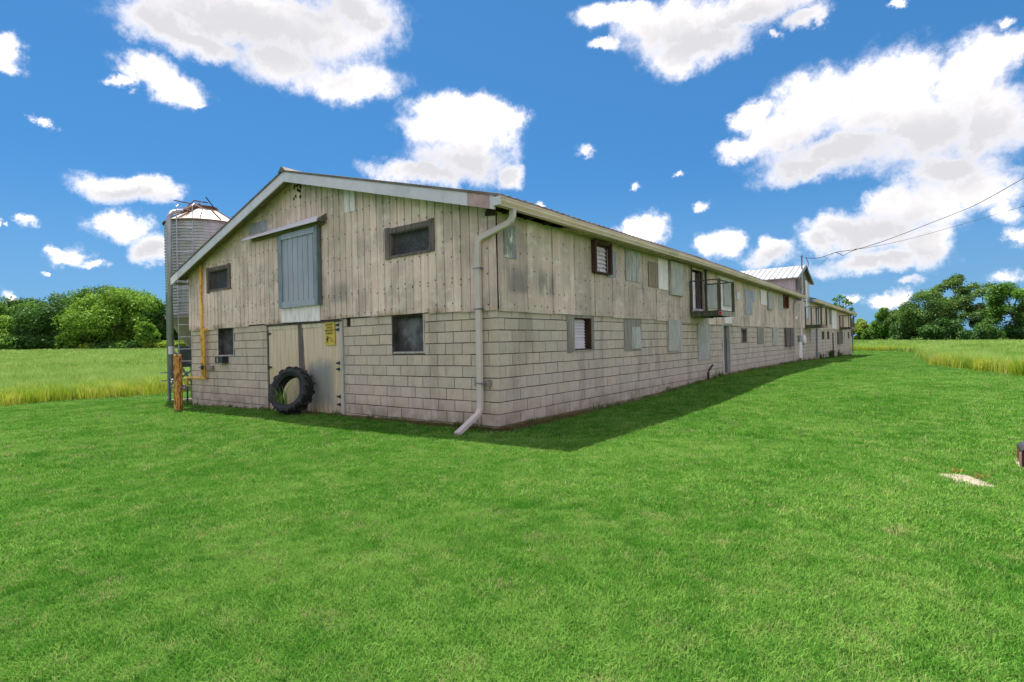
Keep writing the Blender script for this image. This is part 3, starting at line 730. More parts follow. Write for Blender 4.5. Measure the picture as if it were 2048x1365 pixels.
g1 = gutter(-0.40, 25.3, 24); g2 = gutter(27.9, 48.1, 12)
for y in (0.02, 0.62, 1.5):
    mb = MB(); mb.bar((0.10, y, eave(y) + 0.16), (0.44, y + 0.03, eave(y) + 0.012), 0.02, 0.006); build('gutter_strap', mb, M['white_paint'], g1)
# --- downspouts
def swept_box(pts, w, d, name, material, parent):
    """rectangular pipe along pts, rounded at the elbows"""
    mb = MB(); P = [Vector(p) for p in pts]; k = len(P); b = 0
    for i, p in enumerate(P):
        t = (P[min(i + 1, k - 1)] - P[max(i - 1, 0)]).normalized()
        n = Vector((0, -1, 0)) if abs(t.y) < 0.75 else Vector((0, 0, 1))
        r = t.cross(n).normalized(); n2 = r.cross(t).normalized(); c = 0.18
        for sx, sy in ((-1, -1 + c), (-1 + c, -1), (1 - c, -1), (1, -1 + c), (1, 1 - c), (1 - c, 1), (-1 + c, 1), (-1, 1 - c)):
            mb.v.append(tuple(p + r * sx * w / 2 + n2 * sy * d / 2))
    for i in range(k - 1):
        for j in range(8): a, c2 = i * 8 + j, i * 8 + (j + 1) % 8; mb.f.append((a, c2, c2 + 8, a + 8))
    mb.f.append(tuple(range(8))[::-1]); mb.f.append(tuple((k - 1) * 8 + j for j in range(8)))
    return build(name, mb, material, parent, smooth=False)
ds = swept_box([(0.38, 0.0, 3.655), (0.38, -0.01, 3.53), (0.355, -0.03, 3.47), (0.30, -0.05, 3.42), (-0.20, -0.09, 3.27), (-0.265, -0.093, 3.235), (-0.30, -0.095, 3.17), (-0.31, -0.095, 3.05),
                (-0.335, -0.095, 0.46), (-0.335, -0.105, 0.36), (-0.335, -0.15, 0.29), (-0.33, -0.66, 0.035), (-0.33, -0.70, 0.02)], 0.10, 0.075, 'downspout', M['downspout'], barn)
for z in (2.75, 2.06, 0.80):
    mb = MB(); mb.box((-0.40 + (z < 1) * -0.0, -0.137, z - 0.012), (-0.265, -0.133, z + 0.012)); mb.box((-0.27, -0.137, z - 0.012), (-0.225, -0.06 if z > 1 else -0.045, z + 0.012)); build('clip', mb, M['grey_metal'], ds)
mb = MB(); mb.box((-0.50, -0.045, 0.74), (-0.15, -0.002, 0.86)); build('timber_block', mb, M['grey_wood'], barn)

# --- flat and ribbed patches
def board(name, face, s0, s1, z0, z1, n0, n1, material, parent=barn, label=None, tilt=0.0):
    p = [W(face, s0, n0, z0), W(face, s1, n0, z0), W(face, s1, n1, z0), W(face, s0, n1, z0), W(face, s0, n0, z1), W(face, s1, n0 + tilt, z1), W(face, s1, n1 + tilt, z1), W(face, s0, n1, z1)]
    mb = MB(); mb.hexa(p); o = build(name, mb, material, parent)
    if label: o['label'] = label
    return o
def patch(face, s0, s1, z0, z1, material, label, pitch=0.10, n0=0.052, rib=0.012):
    o = ribbed('patch_panel', face, s0, s1, z0, z1, material, n0=n0, pitch=pitch, rib=rib, rows=3, dent=0.001, groove=False, seam=False); o['label'] = label
patch('g', -4.05, -3.66, 4.29, roof_z(-3.8) - 0.14, M['patch_white'], 'white metal patch hanging below the right rake', 0.2)
patch('g', -7.99, -7.13, 4.37, roof_z(-8.0) - 0.20, M['patch_blue'], 'blue-grey metal patch above the hatch track', 0.2)
patch('g', -6.56, -4.98, 2.075, 2.44, M['patch_white'], 'white ribbed strip under the blue hatch', 0.195)
board('patch_board', 's', 0.17, 0.50, 2.93, 3.50, 0.045, 0.065, M['peeling'], label='small board with peeling white paint')
patch('s', 3.86, 4.28, 2.90, 3.50, M['patch_blue'], 'blue-grey ribbed patch beside the first upper window')
patch('s', 4.78, 5.62, 2.89, 3.63, M['patch_worn'], 'worn pale grey ribbed patch')
patch('s', 6.09, 6.68, 2.83, 3.48, M['patch_olive'], 'olive brown ribbed patch', 0.15)
patch('s', 6.70, 7.37, 2.81, 3.64, M['patch_white'], 'white ribbed patch')
board('shutter', 's', 7.46, 8.38, 2.70, 3.62, 0.05, 0.115, M['light_ply'], label='grey plywood shutter standing proud of the siding')
board('shutter', 's', 10.46, 11.50, 2.46, 3.24, 0.05, 0.09, M['light_ply'], label='pale plywood behind the nearest balcony')
board('shutter', 's', 12.2, 13.05, 2.60, 3.36, 0.05, 0.10, M['light_ply'])
patch('s', 11.9, 13.5, 2.2, 3.60, M['patch_white'], 'white ribbed patch behind the nearest balcony', n0=0.042)
board('notice', 's', 13.89, 14.22, 2.90, 3.16, 0.052, 0.06, M['white_paint'], label='small white square')
patch('s', 14.95, 16.0, 2.38, 3.32, M['patch_blue'], 'tall pale blue ribbed patch')
patch('s', 16.02, 16.5, 2.9, 3.32, M['hatch_blue'], 'blue ribbed patch')
patch('s', 17.3, 18.3, 2.85, 3.47, M['patch_white'], 'white ribbed patch under the gutter')
board('shutter', 's', 18.4, 19.35, 2.68, 3.44, 0.05, 0.12, M['light_ply'])
patch('s', 20.6, 21.5, 2.75, 3.42, M['patch_worn'], 'pale blue-grey patch left of the brown opening', 0.2)
board('side_door', 's', 24.15, 24.6, 2.55, 3.4, 0.05, 0.08, M['lilac'])
board('patch_board', 's', 24.1, 24.65, 2.38, 2.54, 0.05, 0.07, M['white_paint'])
board('patch_board', 's', 26.3, 27.6, 2.45, 3.3, 0.045, 0.06, M['patch_worn'])
board('boarded_window', 's', 4.72, 5.64, 1.22, 1.99, -0.002, 0.012, M['grey_wood'])
board('boarded_window', 's', 5.08, 5.60, 1.27, 1.80, 0.013, 0.03, M['patch_worn'])
board('shutter', 's', 7.30, 8.26, 1.16, 2.02, 0.004, 0.075, M['light_ply'], label='pale plywood shutter on the block wall, first from the louvred window')
board('shutter', 's', 9.72, 10.86, 0.82, 2.0, 0.004, 0.03, M['light_ply'], label='tall plywood sheet on the block wall below the balcony')
board('lintel_patch', 's', 12.3, 13.15, 1.99, 2.24, 0.05, 0.06, M['patch_white'])
board('boarded_window', 's', 16.8, 17.8, 1.22, 1.92, 0.004, 0.03, M['grey_wood'])
board('boarded_window', 's', 19.35, 20.25, 1.12, 1.93, 0.004, 0.06, M['patch_worn'])
board('boarded_window', 's', 21.85, 22.65, 1.0, 1.93, 0.004, 0.10, M['dark_wood'])
board('boarded_window', 's', 22.75, 23.5, 1.0, 1.93, 0.004, 0.12, M['dark_wood'])
board('boarded_window', 's', 28.45, 29.15, 1.17, 1.9, 0.004, 0.05, M['lilac'])
board('boarded_window', 's', 39.3, 41.4, 0.88, 1.8, 0.004, 0.12, M['dark_wood'])
board('boarded_window', 's', 43.2, 44.2, 1.2, 1.8, 0.004, 0.04, M['patch_worn'])
patch('s', 36.6, 38.9, 2.0, 3.3, M['patch_white'], 'tall white panel on the far section', 0.3)
board('shutter', 's', 35.6, 36.3, 2.3, 3.3, 0.05, 0.1, M['grey_wood'])

# --- windows
def window(face, s0, s1, z0, z1, fw, mat_f, mat_in, proud=0.03, depth=0.14, over=0.03, louvre=None, mesh=False, back=None, top_only=False, reveal=None, lv=0.0):
    """recessed opening: frame boards proud of the wall, reveal boards, dark board inside"""
    mb = MB(); n1 = 0.045 + proud if (z0 > 2.1) else proud
    lo = 0.05 if z0 > 2.1 else 0.003
    w = bpy.data.objects.new('window', None)
    # the pane or board inside is the window's own mesh
    mb.hexa([W(face, s0, -depth - 0.02, z0), W(face, s1, -depth - 0.02, z0), W(face, s1, -depth, z0), W(face, s0, -depth, z0), W(face, s0, -depth - 0.02, z1), W(face, s1, -depth - 0.02, z1), W(face, s1, -depth, z1), W(face, s0, -depth, z1)])
    win = build('window', mb, mat_in, barn); e = over
    def fb(a, b, c, d, m0=lo, m1=n1, mt=mat_f, nm='frame_board'):
        board(nm, face, a, b, c, d, m0, m1, mt, win)
    fb(s0 - fw, s0, z0 - e, z1 + fw * 0.9); fb(s1, s1 + fw, z0 - e * 0.6, z1 + fw * 0.9); fb(s0 + 0.002, s1 - 0.002, z1, z1 + fw * 0.75, lo, n1 - 0.006); fb(s0 + 0.002, s1 - 0.002, z0 - 0.035, z0, lo, n1 - 0.008)
    rm = reveal or mat_f
    fb(s0, s0 + 0.02, z0, z1, -depth, lo - 0.003, rm, 'reveal'); fb(s1 - 0.02, s1, z0, z1, -depth, lo - 0.003, rm, 'reveal'); fb(s0 + 0.022, s1 - 0.022, z1 - 0.02, z1, -depth, lo - 0.003, rm, 'reveal'); fb(s0 + 0.022, s1 - 0.022, z0, z0 + 0.02, -depth, lo - 0.003, rm, 'reveal')
    if louvre:
        n, (a, b), mt = louvre
        for i in range(n):
            zz = z0 + 0.03 + (z1 - z0 - 0.06) * i / n; zh = (z1 - z0 - 0.06) / n
            m2 = MB(); m2.hexa([W(face, a, lv - 0.075, zz), W(face, b, lv - 0.075, zz), W(face, b, lv - 0.060, zz), W(face, a, lv - 0.060, zz),
                               W(face, a, lv - 0.115, zz + zh * 1.02), W(face, b, lv - 0.115, zz + zh * 1.02), W(face, b, lv - 0.100, zz + zh * 1.04), W(face, a, lv - 0.100, zz + zh * 1.04)])
            build('louvre_slat', m2, mt, win)
    if mesh:
        m2 = MB(); n = 12
        for i in range(-8, 26):
            a = s0 + (s1 - s0) * i / 18
            for sg in (1, -1):
                p0, p1 = (a, z0), (a + sg * (z1 - z0), z1)
                # clip to the opening
                def cl(p, q):
                    t0, t1 = 0.0, 1.0
                    for lim, sgn in ((s0 + 0.02, 1), (s1 - 0.02, -1)):
                        f0, f1 = (p[0] - lim) * sgn, (q[0] - lim) * sgn
                        if f0 < 0 and f1 < 0: return None
                        if f0 < 0: t0 = max(t0, f0 / (f0 - f1))
                        if f1 < 0: t1 = min(t1, f0 / (f0 - f1))
                    return (t0, t1) if t1 > t0 else None
                c = cl(p0, p1)
                if c:
                    q0 = [p0[k] + (p1[k] - p0[k]) * c[0] for k in (0, 1)]; q1 = [p0[k] + (p1[k] - p0[k]) * c[1] for k in (0, 1)]
                    m2.bar(W(face, q0[0], -0.02, q0[1]), W(face, q1[0], -0.02, q1[1]), 0.003, 0.003)
        o = build('wire_mesh', m2, M['grey_metal'], win); o['kind'] = 'stuff'
    return win
w = window('g', -10.22, -9.12, 3.13, 3.66, 0.12, M['dark_wood'], M['dark_mottled'], over=0.07, mesh=True); w['label'] = 'left gable window, smaller'
w = window('g', -2.60, -1.50, 3.21, 3.66, 0.13, M['dark_wood'], M['dark_mottled'], over=0.05, mesh=True); w['label'] = 'right gable window with wire mesh'
w = window('s', 3.24, 3.88, 2.96, 3.56, 0.07, M['brown_wood'], M['black_recess'], proud=0.10, louvre=(6, (3.27, 3.85), M['white_paint']), lv=0.10); w['label'] = 'upper window in a deep brown frame with white louvres'
w = window('s', 21.62, 22.35, 2.89, 3.42, 0.09, M['red_brown'], M['black_recess'], proud=0.08)
w = window('s', 2.46, 3.17, 1.30, 1.96, 0.10, M['grey_wood'], M['black_recess'], proud=0.02, depth=0.14, louvre=(10, (2.56, 3.02), M['white_paint']), reveal=M['brown_wood']); w['label'] = 'lower window with white louvres'
board('frame_board', 's', 2.19, 2.35, 1.25, 2.01, 0.003, 0.02, M['grey_wood'])
for a in ((14.56, 15.2, 1.33, 1.80), (32.7, 33.5, 1.29, 1.76), (34.8, 35.6, 1.29, 1.76), (45.5, 46.2, 1.25, 1.75)):
    window('s', *a, 0.06, M['dark_wood'], M['black_recess'], proud=0.012)
mb = MB(); mb.box((-0.10, 14.72, 1.36), (-0.06, 14.86, 1.78)); build('white_post', mb, M['white_paint'], barn)
def low_window(s0, s1, z0):
    mb = MB(); mb.box((s0, 0.13, z0), (s1, 0.15, 2.12)); w = build('window', mb, M['dark_mottled'], barn)
    board('reveal', 'g', s0, s0 + 0.035, z0, 2.10, -0.13, 0.004, M['dark_mottled'], w); board('reveal', 'g', s1 - 0.03, s1, z0, 2.10, -0.13, 0.004, M['patch_worn'], w)
    board('sill', 'g', s0 + 0.036, s1 - 0.031, z0, z0 + 0.035, -0.13, 0.006, M['light_ply'], w)
    board('reveal', 'g', s0 + 0.036, s1 - 0.031, 2.03, 2.09, -0.13, 0.0, M['brown_wood'], w)
low_window(-9.87, -8.99, 1.30); low_window(-2.66, -1.75, 1.32)
mb = MB(); mb.box((-4.11, 0.10, 1.9), (-3.98, 0.12, 2.12)); build('vent_hole', mb, M['black_recess'], barn)

# --- hay hatch with its sliding track cover
hatch = ribbed('hatch', 'g', -6.38, -5.06, 2.55, 4.06, M['hatch_blue'], n0=0.09, pitch=0.205, phase=-6.38, rib=0.012, rows=4, dent=0.002, seam=False)
for a, b, c, d in ((-6.53, -6.38, 2.42, 4.14), (-5.06, -4.93, 2.42, 4.18), (-6.378, -5.062, 4.02, 4.15), (-6.378, -5.062, 2.42, 2.56)):
    board('hatch_frame', 'g', a, b, c, d, 0.06, 0.125, M['hatch_frame'] if b > -5 or a < -6.5 else M['hatch_blue'], hatch)
board('hatch_side', 'g', -4.929, -4.895, 2.42, 4.20, 0.05, 0.15, M['galv_dark'], hatch)
mb = MB(); z0, z1 = 4.19, 4.22
mb.hexa([(-7.95, -0.26, z0), (-4.70, -0.26, z1), (-4.70, -0.05, z1 + 0.12), (-7.95, -0.05, z0 + 0.10), (-7.95, -0.265, z0 + 0.012), (-4.70, -0.265, z1 + 0.012), (-4.70, -0.05, z1 + 0.135), (-7.95, -0.05, z0 + 0.115)])
trk = build('track_cover', mb, M['hatch_blue'], barn)
mb = MB(); mb.hexa([(-7.96, -0.285, z0 - 0.01), (-4.70, -0.285, z1 - 0.03), (-4.70, -0.268, z1 - 0.03), (-7.96, -0.268, z0 - 0.01), (-7.96, -0.225, z0 + 0.06), (-4.70, -0.225, z1 + 0.11), (-4.70, -0.208, z1 + 0.11), (-7.96, -0.208, z0 + 0.06)]); build('cover_face', mb, M['fascia'], trk)
mb = MB(); mb.box((-7.7, -0.13, 4.16), (-4.75, -0.05, 4.24)); build('rail', mb, M['soffit'], trk)
mb = MB(); mb.hexa([(-4.70, -0.27, 4.20), (-4.67, -0.27, 4.20), (-4.67, -0.05, 4.20), (-4.70, -0.05, 4.20), (-4.70, -0.27, 4.24), (-4.67, -0.27, 4.24), (-4.67, -0.05, 4.40), (-4.70, -0.05, 4.40)]); build('end_plate', mb, M['dark_wood'], trk)

# --- big double door
for nm, x0, x1, zb in (('barn_door', -7.22, -5.93, 0.0), ('barn_door', -5.76, -4.33, 0.0)):
    mid = (x0 + x1) / 2
    d = ribbed(nm, 'g', x0, mid, -0.1, 2.0, M['door_metal'], n0=-0.005, pitch=0.105, rib=0.007, rows=6, dent=0.005, groove=False)
    ribbed('door_sheet', 'g', mid + 0.004, x1, -0.1, 2.0, M['door_metal'], n0=0.001, pitch=0.105, rib=0.007, rows=6, dent=0.005, groove=False, parent=d)
    board('top_strip', 'g', x0, x1, 1.93, 2.02, 0.012, 0.02, M['door_metal'], d)
    if x0 < -6: hz, hx, sg = (1.84, 1.02, 0.23), x0, 1
    else: hz, hx, sg = (1.95, 1.85, 1.13, 1.0, 0.41, 0.24), x1 - 0.02, -1
    for z in hz:
        mb = MB(); mb.hexa([W('g', hx - sg * 0.06, 0.01, z - 0.045), W('g', hx + sg * 0.12, 0.01, z - 0.012), W('g', hx + sg * 0.12, 0.028, z - 0.012), W('g', hx - sg * 0.06, 0.028, z - 0.045),
                           W('g', hx - sg * 0.06, 0.01, z + 0.045), W('g', hx + sg * 0.12, 0.01, z + 0.012), W('g', hx + sg * 0.12, 0.028, z + 0.012), W('g', hx - sg * 0.06, 0.028, z + 0.045)]); build('hinge', mb, M['black_metal'], d)
mb = MB(); mb.hexa([(-5.925, -0.01, 0.0), (-5.60, -0.01, 0.0), (-5.60, 0.03, 0.0), (-5.925, 0.03, 0.0), (-5.93, -0.012, 2.06), (-5.78, -0.012, 2.06), (-5.78, 0.03, 2.06), (-5.93, 0.03, 2.06)])
build('door_post', mb, M['dark_wood'], barn)
mb = MB(); mb.box((-7.3, 0.05, -0.3), (-4.22, 0.09, 2.12)); build('door_backing', mb, M['brown_wood'], barn)
board('door_jamb', 'g', -7.30, -7.245, -0.3, 2.10, -0.04, 0.02, M['dark_wood']); board('door_jamb', 'g', -4.315, -4.225, -0.3, 2.07, -0.04, 0.03, M['light_ply'])
board('door_lintel', 'g', -7.30, -4.23, 2.03, 2.06, -0.04, 0.065, M['black_recess'])

# --- small side door, elbow vent and second low door
d = board('side_door', 's', 12.28, 12.97, 0.27, 1.92, -0.14, -0.10, M['dark_wood'])
board('door_jamb', 's', 12.17, 12.30, 0.22, 1.99, -0.09, 0.02, M['patch_worn'], d); board('door_jamb', 's', 12.98, 13.09, 0.22, 1.97, -0.09, 0.02, M['light_ply'], d)
board('door_lintel', 's', 12.31, 12.97, 1.92, 1.99, -0.09, 0.02, M['light_ply'], d); board('door_sill', 's', 12.31, 12.97, 0.20, 0.27, -0.09, 0.02, M['light_ply'], d)
board('side_door', 's', 37.02, 37.68, 0.0, 1.66, -0.12, -0.08, M['dark_wood'])
mb = MB(); mb.tube([(0.10, 10.35, 0.02), (0.10, 10.35, 0.42), (0.115, 10.42, 0.50), (0.14, 10.62, 0.62), (0.15, 10.66, 0.63)], 0.035, 8); mb.tube([(0.1, 10.05, 0.10), (0.12, 10.75, 0.13)], 0.035, 6)
build('vent_pipe', mb, M['black_metal'], barn)
for y, x in ((23.9, 0.05), (30.3, 0.05)):
    zt = eave(y) - 0.14
    o = swept_box([(0.38, y + 1.2, zt), (0.36, y + 1.15, zt - 0.07), (0.10, y + 0.12, zt - 0.26), (0.09, y, zt - 0.36), (0.09, y, 2.0), (0.06, y, 0.2)], 0.085, 0.06, 'downspout', M['downspout'] if y < 25 else M['galv_dark'], barn)
swept_box([(0.38, 47.7, 3.22), (0.38, 47.72, 3.12), (0.12, 47.62, 2.95), (0.10, 47.6, 2.85), (0.10, 47.6, 0.0)], 0.085, 0.06, 'downspout', M['galv_dark'], barn)

# --- balconies
def balcony(y0, y1, xo, zd, zt, far_post=True, tall=None, refl=True):
    mb = MB()
    n = 6
    for i in range(n):
        a = 0.06 + (xo - 0.06) * i / n; b = 0.06 + (xo - 0.06) * (i + 1) / n - 0.008
        mb.box((a, y0 + 0.002, zd - 0.035), (b, y1 - 0.002, zd))
    deck = build('balcony', mb, M['balc'], barn)
    def bar(nm, p, q, w, h, mt=M['balc']): m = MB(); m.bar(p, q, w, h); return build(nm, m, mt, deck)
    bar('joist', (0.06, y0 + 0.02, zd - 0.10), (xo, y0 + 0.02, zd - 0.10), 0.04, 0.125); bar('joist', (0.06, y1 - 0.02, zd - 0.10), (xo, y1 - 0.02, zd - 0.10), 0.04, 0.125)
    bar('rim_board', (xo + 0.022, y0, zd - 0.10), (xo + 0.022, y1, zd - 0.10), 0.04, 0.135, M['balc_light']); bar('rim_board', (0.3, y0 + 0.05, zd - 0.16), (0.3, y1 - 0.05, zd - 0.16), 0.04, 0.05)
    for yy in (y0 - 0.022, y1 + 0.022):
        bar('post', (xo - 0.02, yy, zd - 0.16), (xo - 0.02, yy, zt), 0.085, 0.04)
        bar('post', (0.085, yy, zd - 0.1), (0.085, yy, zt), 0.05, 0.04)
        bar('rail', (0.06, yy, zt + 0.018), (xo + 0.02, yy, zt + 0.018), 0.045, 0.035)
    bar('rail', (xo + 0.02, y0 + 0.005, zt - 0.02), (xo + 0.02, y1 - 0.005, zt - 0.02), 0.03, 0.04)
    bar('post', (0.45, y1 + 0.02, zd), (0.45, y1 + 0.02, zt), 0.04, 0.035)
    if tall: bar('post', (0.10, tall, zd), (0.10, tall, 3.64), 0.06, 0.06)
    if refl:
        m = MB(); m.lathe((xo + 0.0, y0 - 0.044, zd - 0.085), [(0.0, -0.008), (0.045, -0.008), (0.045, 0.0)], 16, 'Y'); r = build('reflector', m, M['red'], deck)
        m = MB(); m.lathe((xo + 0.0, y0 - 0.042, zd - 0.085), [(0.045, -0.009), (0.058, -0.006), (0.058, 0.0)], 16, 'Y'); build('reflector_rim', m, M['light_ply'], deck)
    return deck
b = balcony(9.05, 10.35, 0.92, 2.29, 3.16, tall=10.33); b['label'] = 'nearest balcony with a round red reflector'
b = balcony(26.9, 28.6, 0.86, 2.12, 3.09); b['label'] = 'middle balcony below the tower'
b = balcony(40.3, 42.0, 0.80, 2.12, 2.97); b['label'] = 'farthest balcony'
# balcony door
d = board('balcony_door', 's', 9.24, 9.80, 2.40, 3.52, -0.10, -0.06, M['white_paint'])
board('door_recess', 's', 9.81, 10.12, 2.40, 3.56, -0.16, -0.12, M['dark_mottled'], d); board('door_frame', 's', 9.14, 9.22, 2.36, 3.64, 0.05, 0.07, M['balc'], d)
board('door_frame', 's', 10.145, 10.24, 2.36, 3.62, 0.05, 0.075, M['balc_light'], d); board('door_frame', 's', 9.222, 10.143, 3.56, 3.64, 0.05, 0.072, M['soffit_side'], d)
board('door_sill', 's', 9.222, 10.143, 2.33, 2.39, -0.1, 0.07, M['patch_worn'], d)

# --- cross gable tower
tw = empty('hay_tower', (-4, 26.55, 3.5), 'tall narrow cross gable with white metal roof rising above the middle of the barn', 'roof tower')
TY0, TY1, TR = 24.78, 28.32, 26.55
def tz(y): return 5.36 - abs(y - TR) * 0.375
o = ribbed('tower_siding', 'g', -8.0, 0.0, 3.3, tz(TY0) - 0.06, M['tower_metal'], n0=0.0, pitch=0.15, rib=0.012, rows=3, dent=0.002, parent=tw, seam=False)
for v in o.data.vertices: v.co.y += 0.0
o.location = o.location + Vector((0, TY0, 0))
mb = MB(); mb.box((-8, TY1 - 0.02, 3.3), (0, TY1, tz(TY1) - 0.06)); build('tower_wall', mb, M['tower_metal'], tw)
y = TY0 + 0.01
while y < TY1 - 0.05:
    ye = min(y + 0.24, TY1); mb = MB(); n = 0.01 + rng.random() * 0.012
    mb.hexa([(-0.02, y, 1.95 + 1.5), (n + 0.035, y, 3.45), (n + 0.035, ye - 0.006, 3.45), (-0.02, ye - 0.006, 3.45), (-0.02, y, tz(y) - 0.07), (n + 0.035, y, tz(y) - 0.07), (n + 0.035, ye - 0.006, tz(ye) - 0.07), (-0.02, ye - 0.006, tz(ye) - 0.07)])
    build('gable_board', mb, M['old_boards'], tw); y = ye
for ya, yb, nm in ((TR, TY0 - 0.40, 1), (TR, TY1 + 0.40, 2)):
    V = MB(); n = 180
    for i in range(n + 1):
        xx = -8.2 + 8.42 * i / n; wv = 0.05 if i % 6 == 0 else 0.0
        for yy in (ya, yb): V.v += [(xx, yy, tz(yy) + wv), (xx, yy, tz(yy) - 0.03)]
    for i in range(n):
        a = i * 4; V.f += [(a, a + 2, a + 6, a + 4), (a + 1, a + 5, a + 7, a + 3), (a + 2, a + 3, a + 7, a + 6)]
    V.f += [(0, 1, 3, 2), (n * 4, n * 4 + 2, n * 4 + 3, n * 4 + 1)]
    build('tower_roof', V, M['roof_white'], tw)
    m = MB(); m.hexa([(0.225, ya, tz(ya) - 0.14), (0.25, ya, tz(ya) - 0.14), (0.25, yb, tz(yb) - 0.14), (0.225, yb, tz(yb) - 0.14), (0.225, ya, tz(ya) + 0.01), (0.25, ya, tz(ya) + 0.01), (0.25, yb, tz(yb) + 0.01), (0.225, yb, tz(yb) + 0.01)]); build('tower_fascia', m, M['galv_dark'], tw)
    m = MB(); m.hexa([(0.06, ya, tz(ya) - 0.09), (0.222, ya, tz(ya) - 0.09), (0.222, yb, tz(yb) - 0.09), (0.06, yb, tz(yb) - 0.09), (0.06, ya, tz(ya) - 0.06), (0.222, ya, tz(ya) - 0.06), (0.222, yb, tz(yb) - 0.06), (0.06, yb, tz(yb) - 0.06)]); build('tower_soffit', m, M['soffit'], tw)
board('white_board', 's', 27.05, 27.55, 2.5, 4.6, 0.065, 0.09, M['patch_white'], tw); board('blue_board', 's', 27.6, 28.25, 2.5, 4.55, 0.065, 0.085, M['hatch_blue'], tw)
board('meter_panel', 's', 24.8, 25.15, 4.0, 4.62, 0.065, 0.085, M['dark_wood'], tw)
# electric service
mast = empty('service_mast', (0.12, 25.75, 0), 'grey electric service mast and conduit running down the barn wall with a round white meter', 'service mast')
mb = MB(); mb.tube([(0.16, 25.75, 4.5), (0.16, 25.75, 5.72)], 0.035, 8); mb.tube([(0.16, 25.75, 5.72), (0.16, 25.75, 5.80)], 0.055, 8); build('mast', mb, M['galv_dark'], mast)
mb = MB(); mb.tube([(0.16, 25.62, 4.8), (0.16, 25.62, 4.2), (0.14, 25.8, 4.02), (0.14, 26.05, 4.05)], 0.03, 8); mb.tube([(0.12, 25.85, 4.1), (0.12, 25.85, 2.0)], 0.03, 8); mb.tube([(0.07, 25.6, 2.0), (0.07, 25.6, 1.2)], 0.04, 8); build('conduit', mb, M['white_paint'], mast)
mb = MB(); mb.box((0.005, 25.15, 0.1), (0.09, 25.7, 1.2)); build('meter_box', mb, M['patch_white'], mast)
mb = MB(); mb.box((0.005, 25.0, 1.22), (0.10, 25.6, 1.55)); build('switch_box', mb, M['grey_metal'], mast)
mb = MB(); mb.lathe((0.02, 26.45, 1.31), [(0.0, 0.14), (0.20, 0.12), (0.27, 0.06), (0.27, 0)], 20, 'X'); build('meter', mb, M['white_paint'], mast)

# ------------------------------------------------------------------ feed silo
SX, SY, SR = -13.88, 1.48, 1.17
silo = empty('feed_silo', (SX, SY, -0.12), 'tall corrugated galvanised feed bin with cone roof, ladder and filling pipe left of the barn', 'silo')
prof = []
for i in range(33 * 4 + 1):
    z = 2.55 + 3.14 * i / 132; prof.append((SR + 0.018 * math.cos(2 * math.pi * i / 4), z))
mb = MB(); mb.lathe((SX, SY, 0), prof, 56); build('body', mb, M['galv'], silo, smooth=True)
mb = MB(); mb.lathe((SX, SY, 0), [(SR + 0.01, 2.60), (0.22, 1.02), (0.22, 0.86), (0.2, 0.86), (0.2, 1.02), (SR - 0.03, 2.60)], 40); build('hopper', mb, M['hopper'], silo, smooth=False)
mb = MB(); mb.lathe((SX, SY, 0), [(SR - 0.02, 2.54), (SR + 0.035, 2.54), (SR + 0.035, 2.60), (SR - 0.02, 2.60)], 40); build('ring', mb, M['hopper'], silo)
mb = MB(); mb.lathe((SX, SY, 0), [(SR + 0.05, 5.66), (SR + 0.05, 5.71), (SR - 0.05, 5.74), (0.36, 6.24), (0.36, 6.21), (SR - 0.08, 5.66)], 48)
roof = build('cone_roof', mb, M['silo_roof'], silo)
for k in range(12):
    a = 2 * math.pi * k / 12; mb = MB()
    mb.bar((SX + (SR + 0.0) * math.cos(a), SY + (SR + 0.0) * math.sin(a), 5.745), (SX + 0.37 * math.cos(a), SY + 0.37 * math.sin(a), 6.26), 0.025, 0.03); build('roof_rib', mb, M['rust'], roof)
mb = MB(); mb.lathe((SX, SY, 0), [(0.0, 6.33), (0.38, 6.33), (0.41, 6.32), (0.41, 6.21), (0.37, 6.21)], 28); build('cap', mb, M['rust'], roof)
mb = MB(); mb.bar((SX - 0.1, SY - 0.75, 6.05), (SX - 0.05, SY - 0.1, 6.50), 0.45, 0.02); build('lid', mb, M['galv'], roof)
mb = MB(); mb.lathe((SX, SY, 0), [(SR + 0.02, 5.66), (SR + 0.06, 5.66), (SR + 0.06, 5.69), (SR + 0.02, 5.69)], 48); build('eave_ring', mb, M['rust'], silo)
toC = (Vector((CAM[0], CAM[1], 0)) - Vector((SX, SY, 0))).normalized(); sideL = Vector((toC.y, -toC.x, 0))     # sideL: to the left seen from the lawn
if sideL.dot(cR) > 0: sideL = -sideL
C0 = Vector((SX, SY, 0))
def sp(l, f, z): p = C0 + sideL * l + toC * f; return (p.x, p.y, z)
for a in (24, 114, 204, 294):
    for q in (0,):
        ang = math.atan2(sideL.y, sideL.x) + R(a); px, py = SX + (SR + 0.03) * math.cos(ang), SY + (SR + 0.03) * math.sin(ang)
        mb = MB(); mb.tube([(px, py, -0.25), (px, py, 3.35)], 0.055, 6); build('leg', mb, M['galv_dark'], silo)
legs = [(SX + (SR + .03) * math.cos(math.atan2(sideL.y, sideL.x) + R(a)), SY + (SR + .03) * math.sin(math.atan2(sideL.y, sideL.x) + R(a))) for a in (24, 114, 204, 294)]
for i in range(4):
    p, q = legs[i], legs[(i + 1) % 4]
    for z0, z1 in ((0.35, 1.55), (1.55, 0.35)):
        mb = MB(); mb.bar((*p, z0), (*q, z1), 0.05, 0.05); build('brace', mb, M['galv_dark'], silo)
    for z in (0.30, 1.6):
        mb = MB(); mb.bar((*p, z), (*q, z), 0.05, 0.05); build('brace', mb, M['galv_dark'], silo)
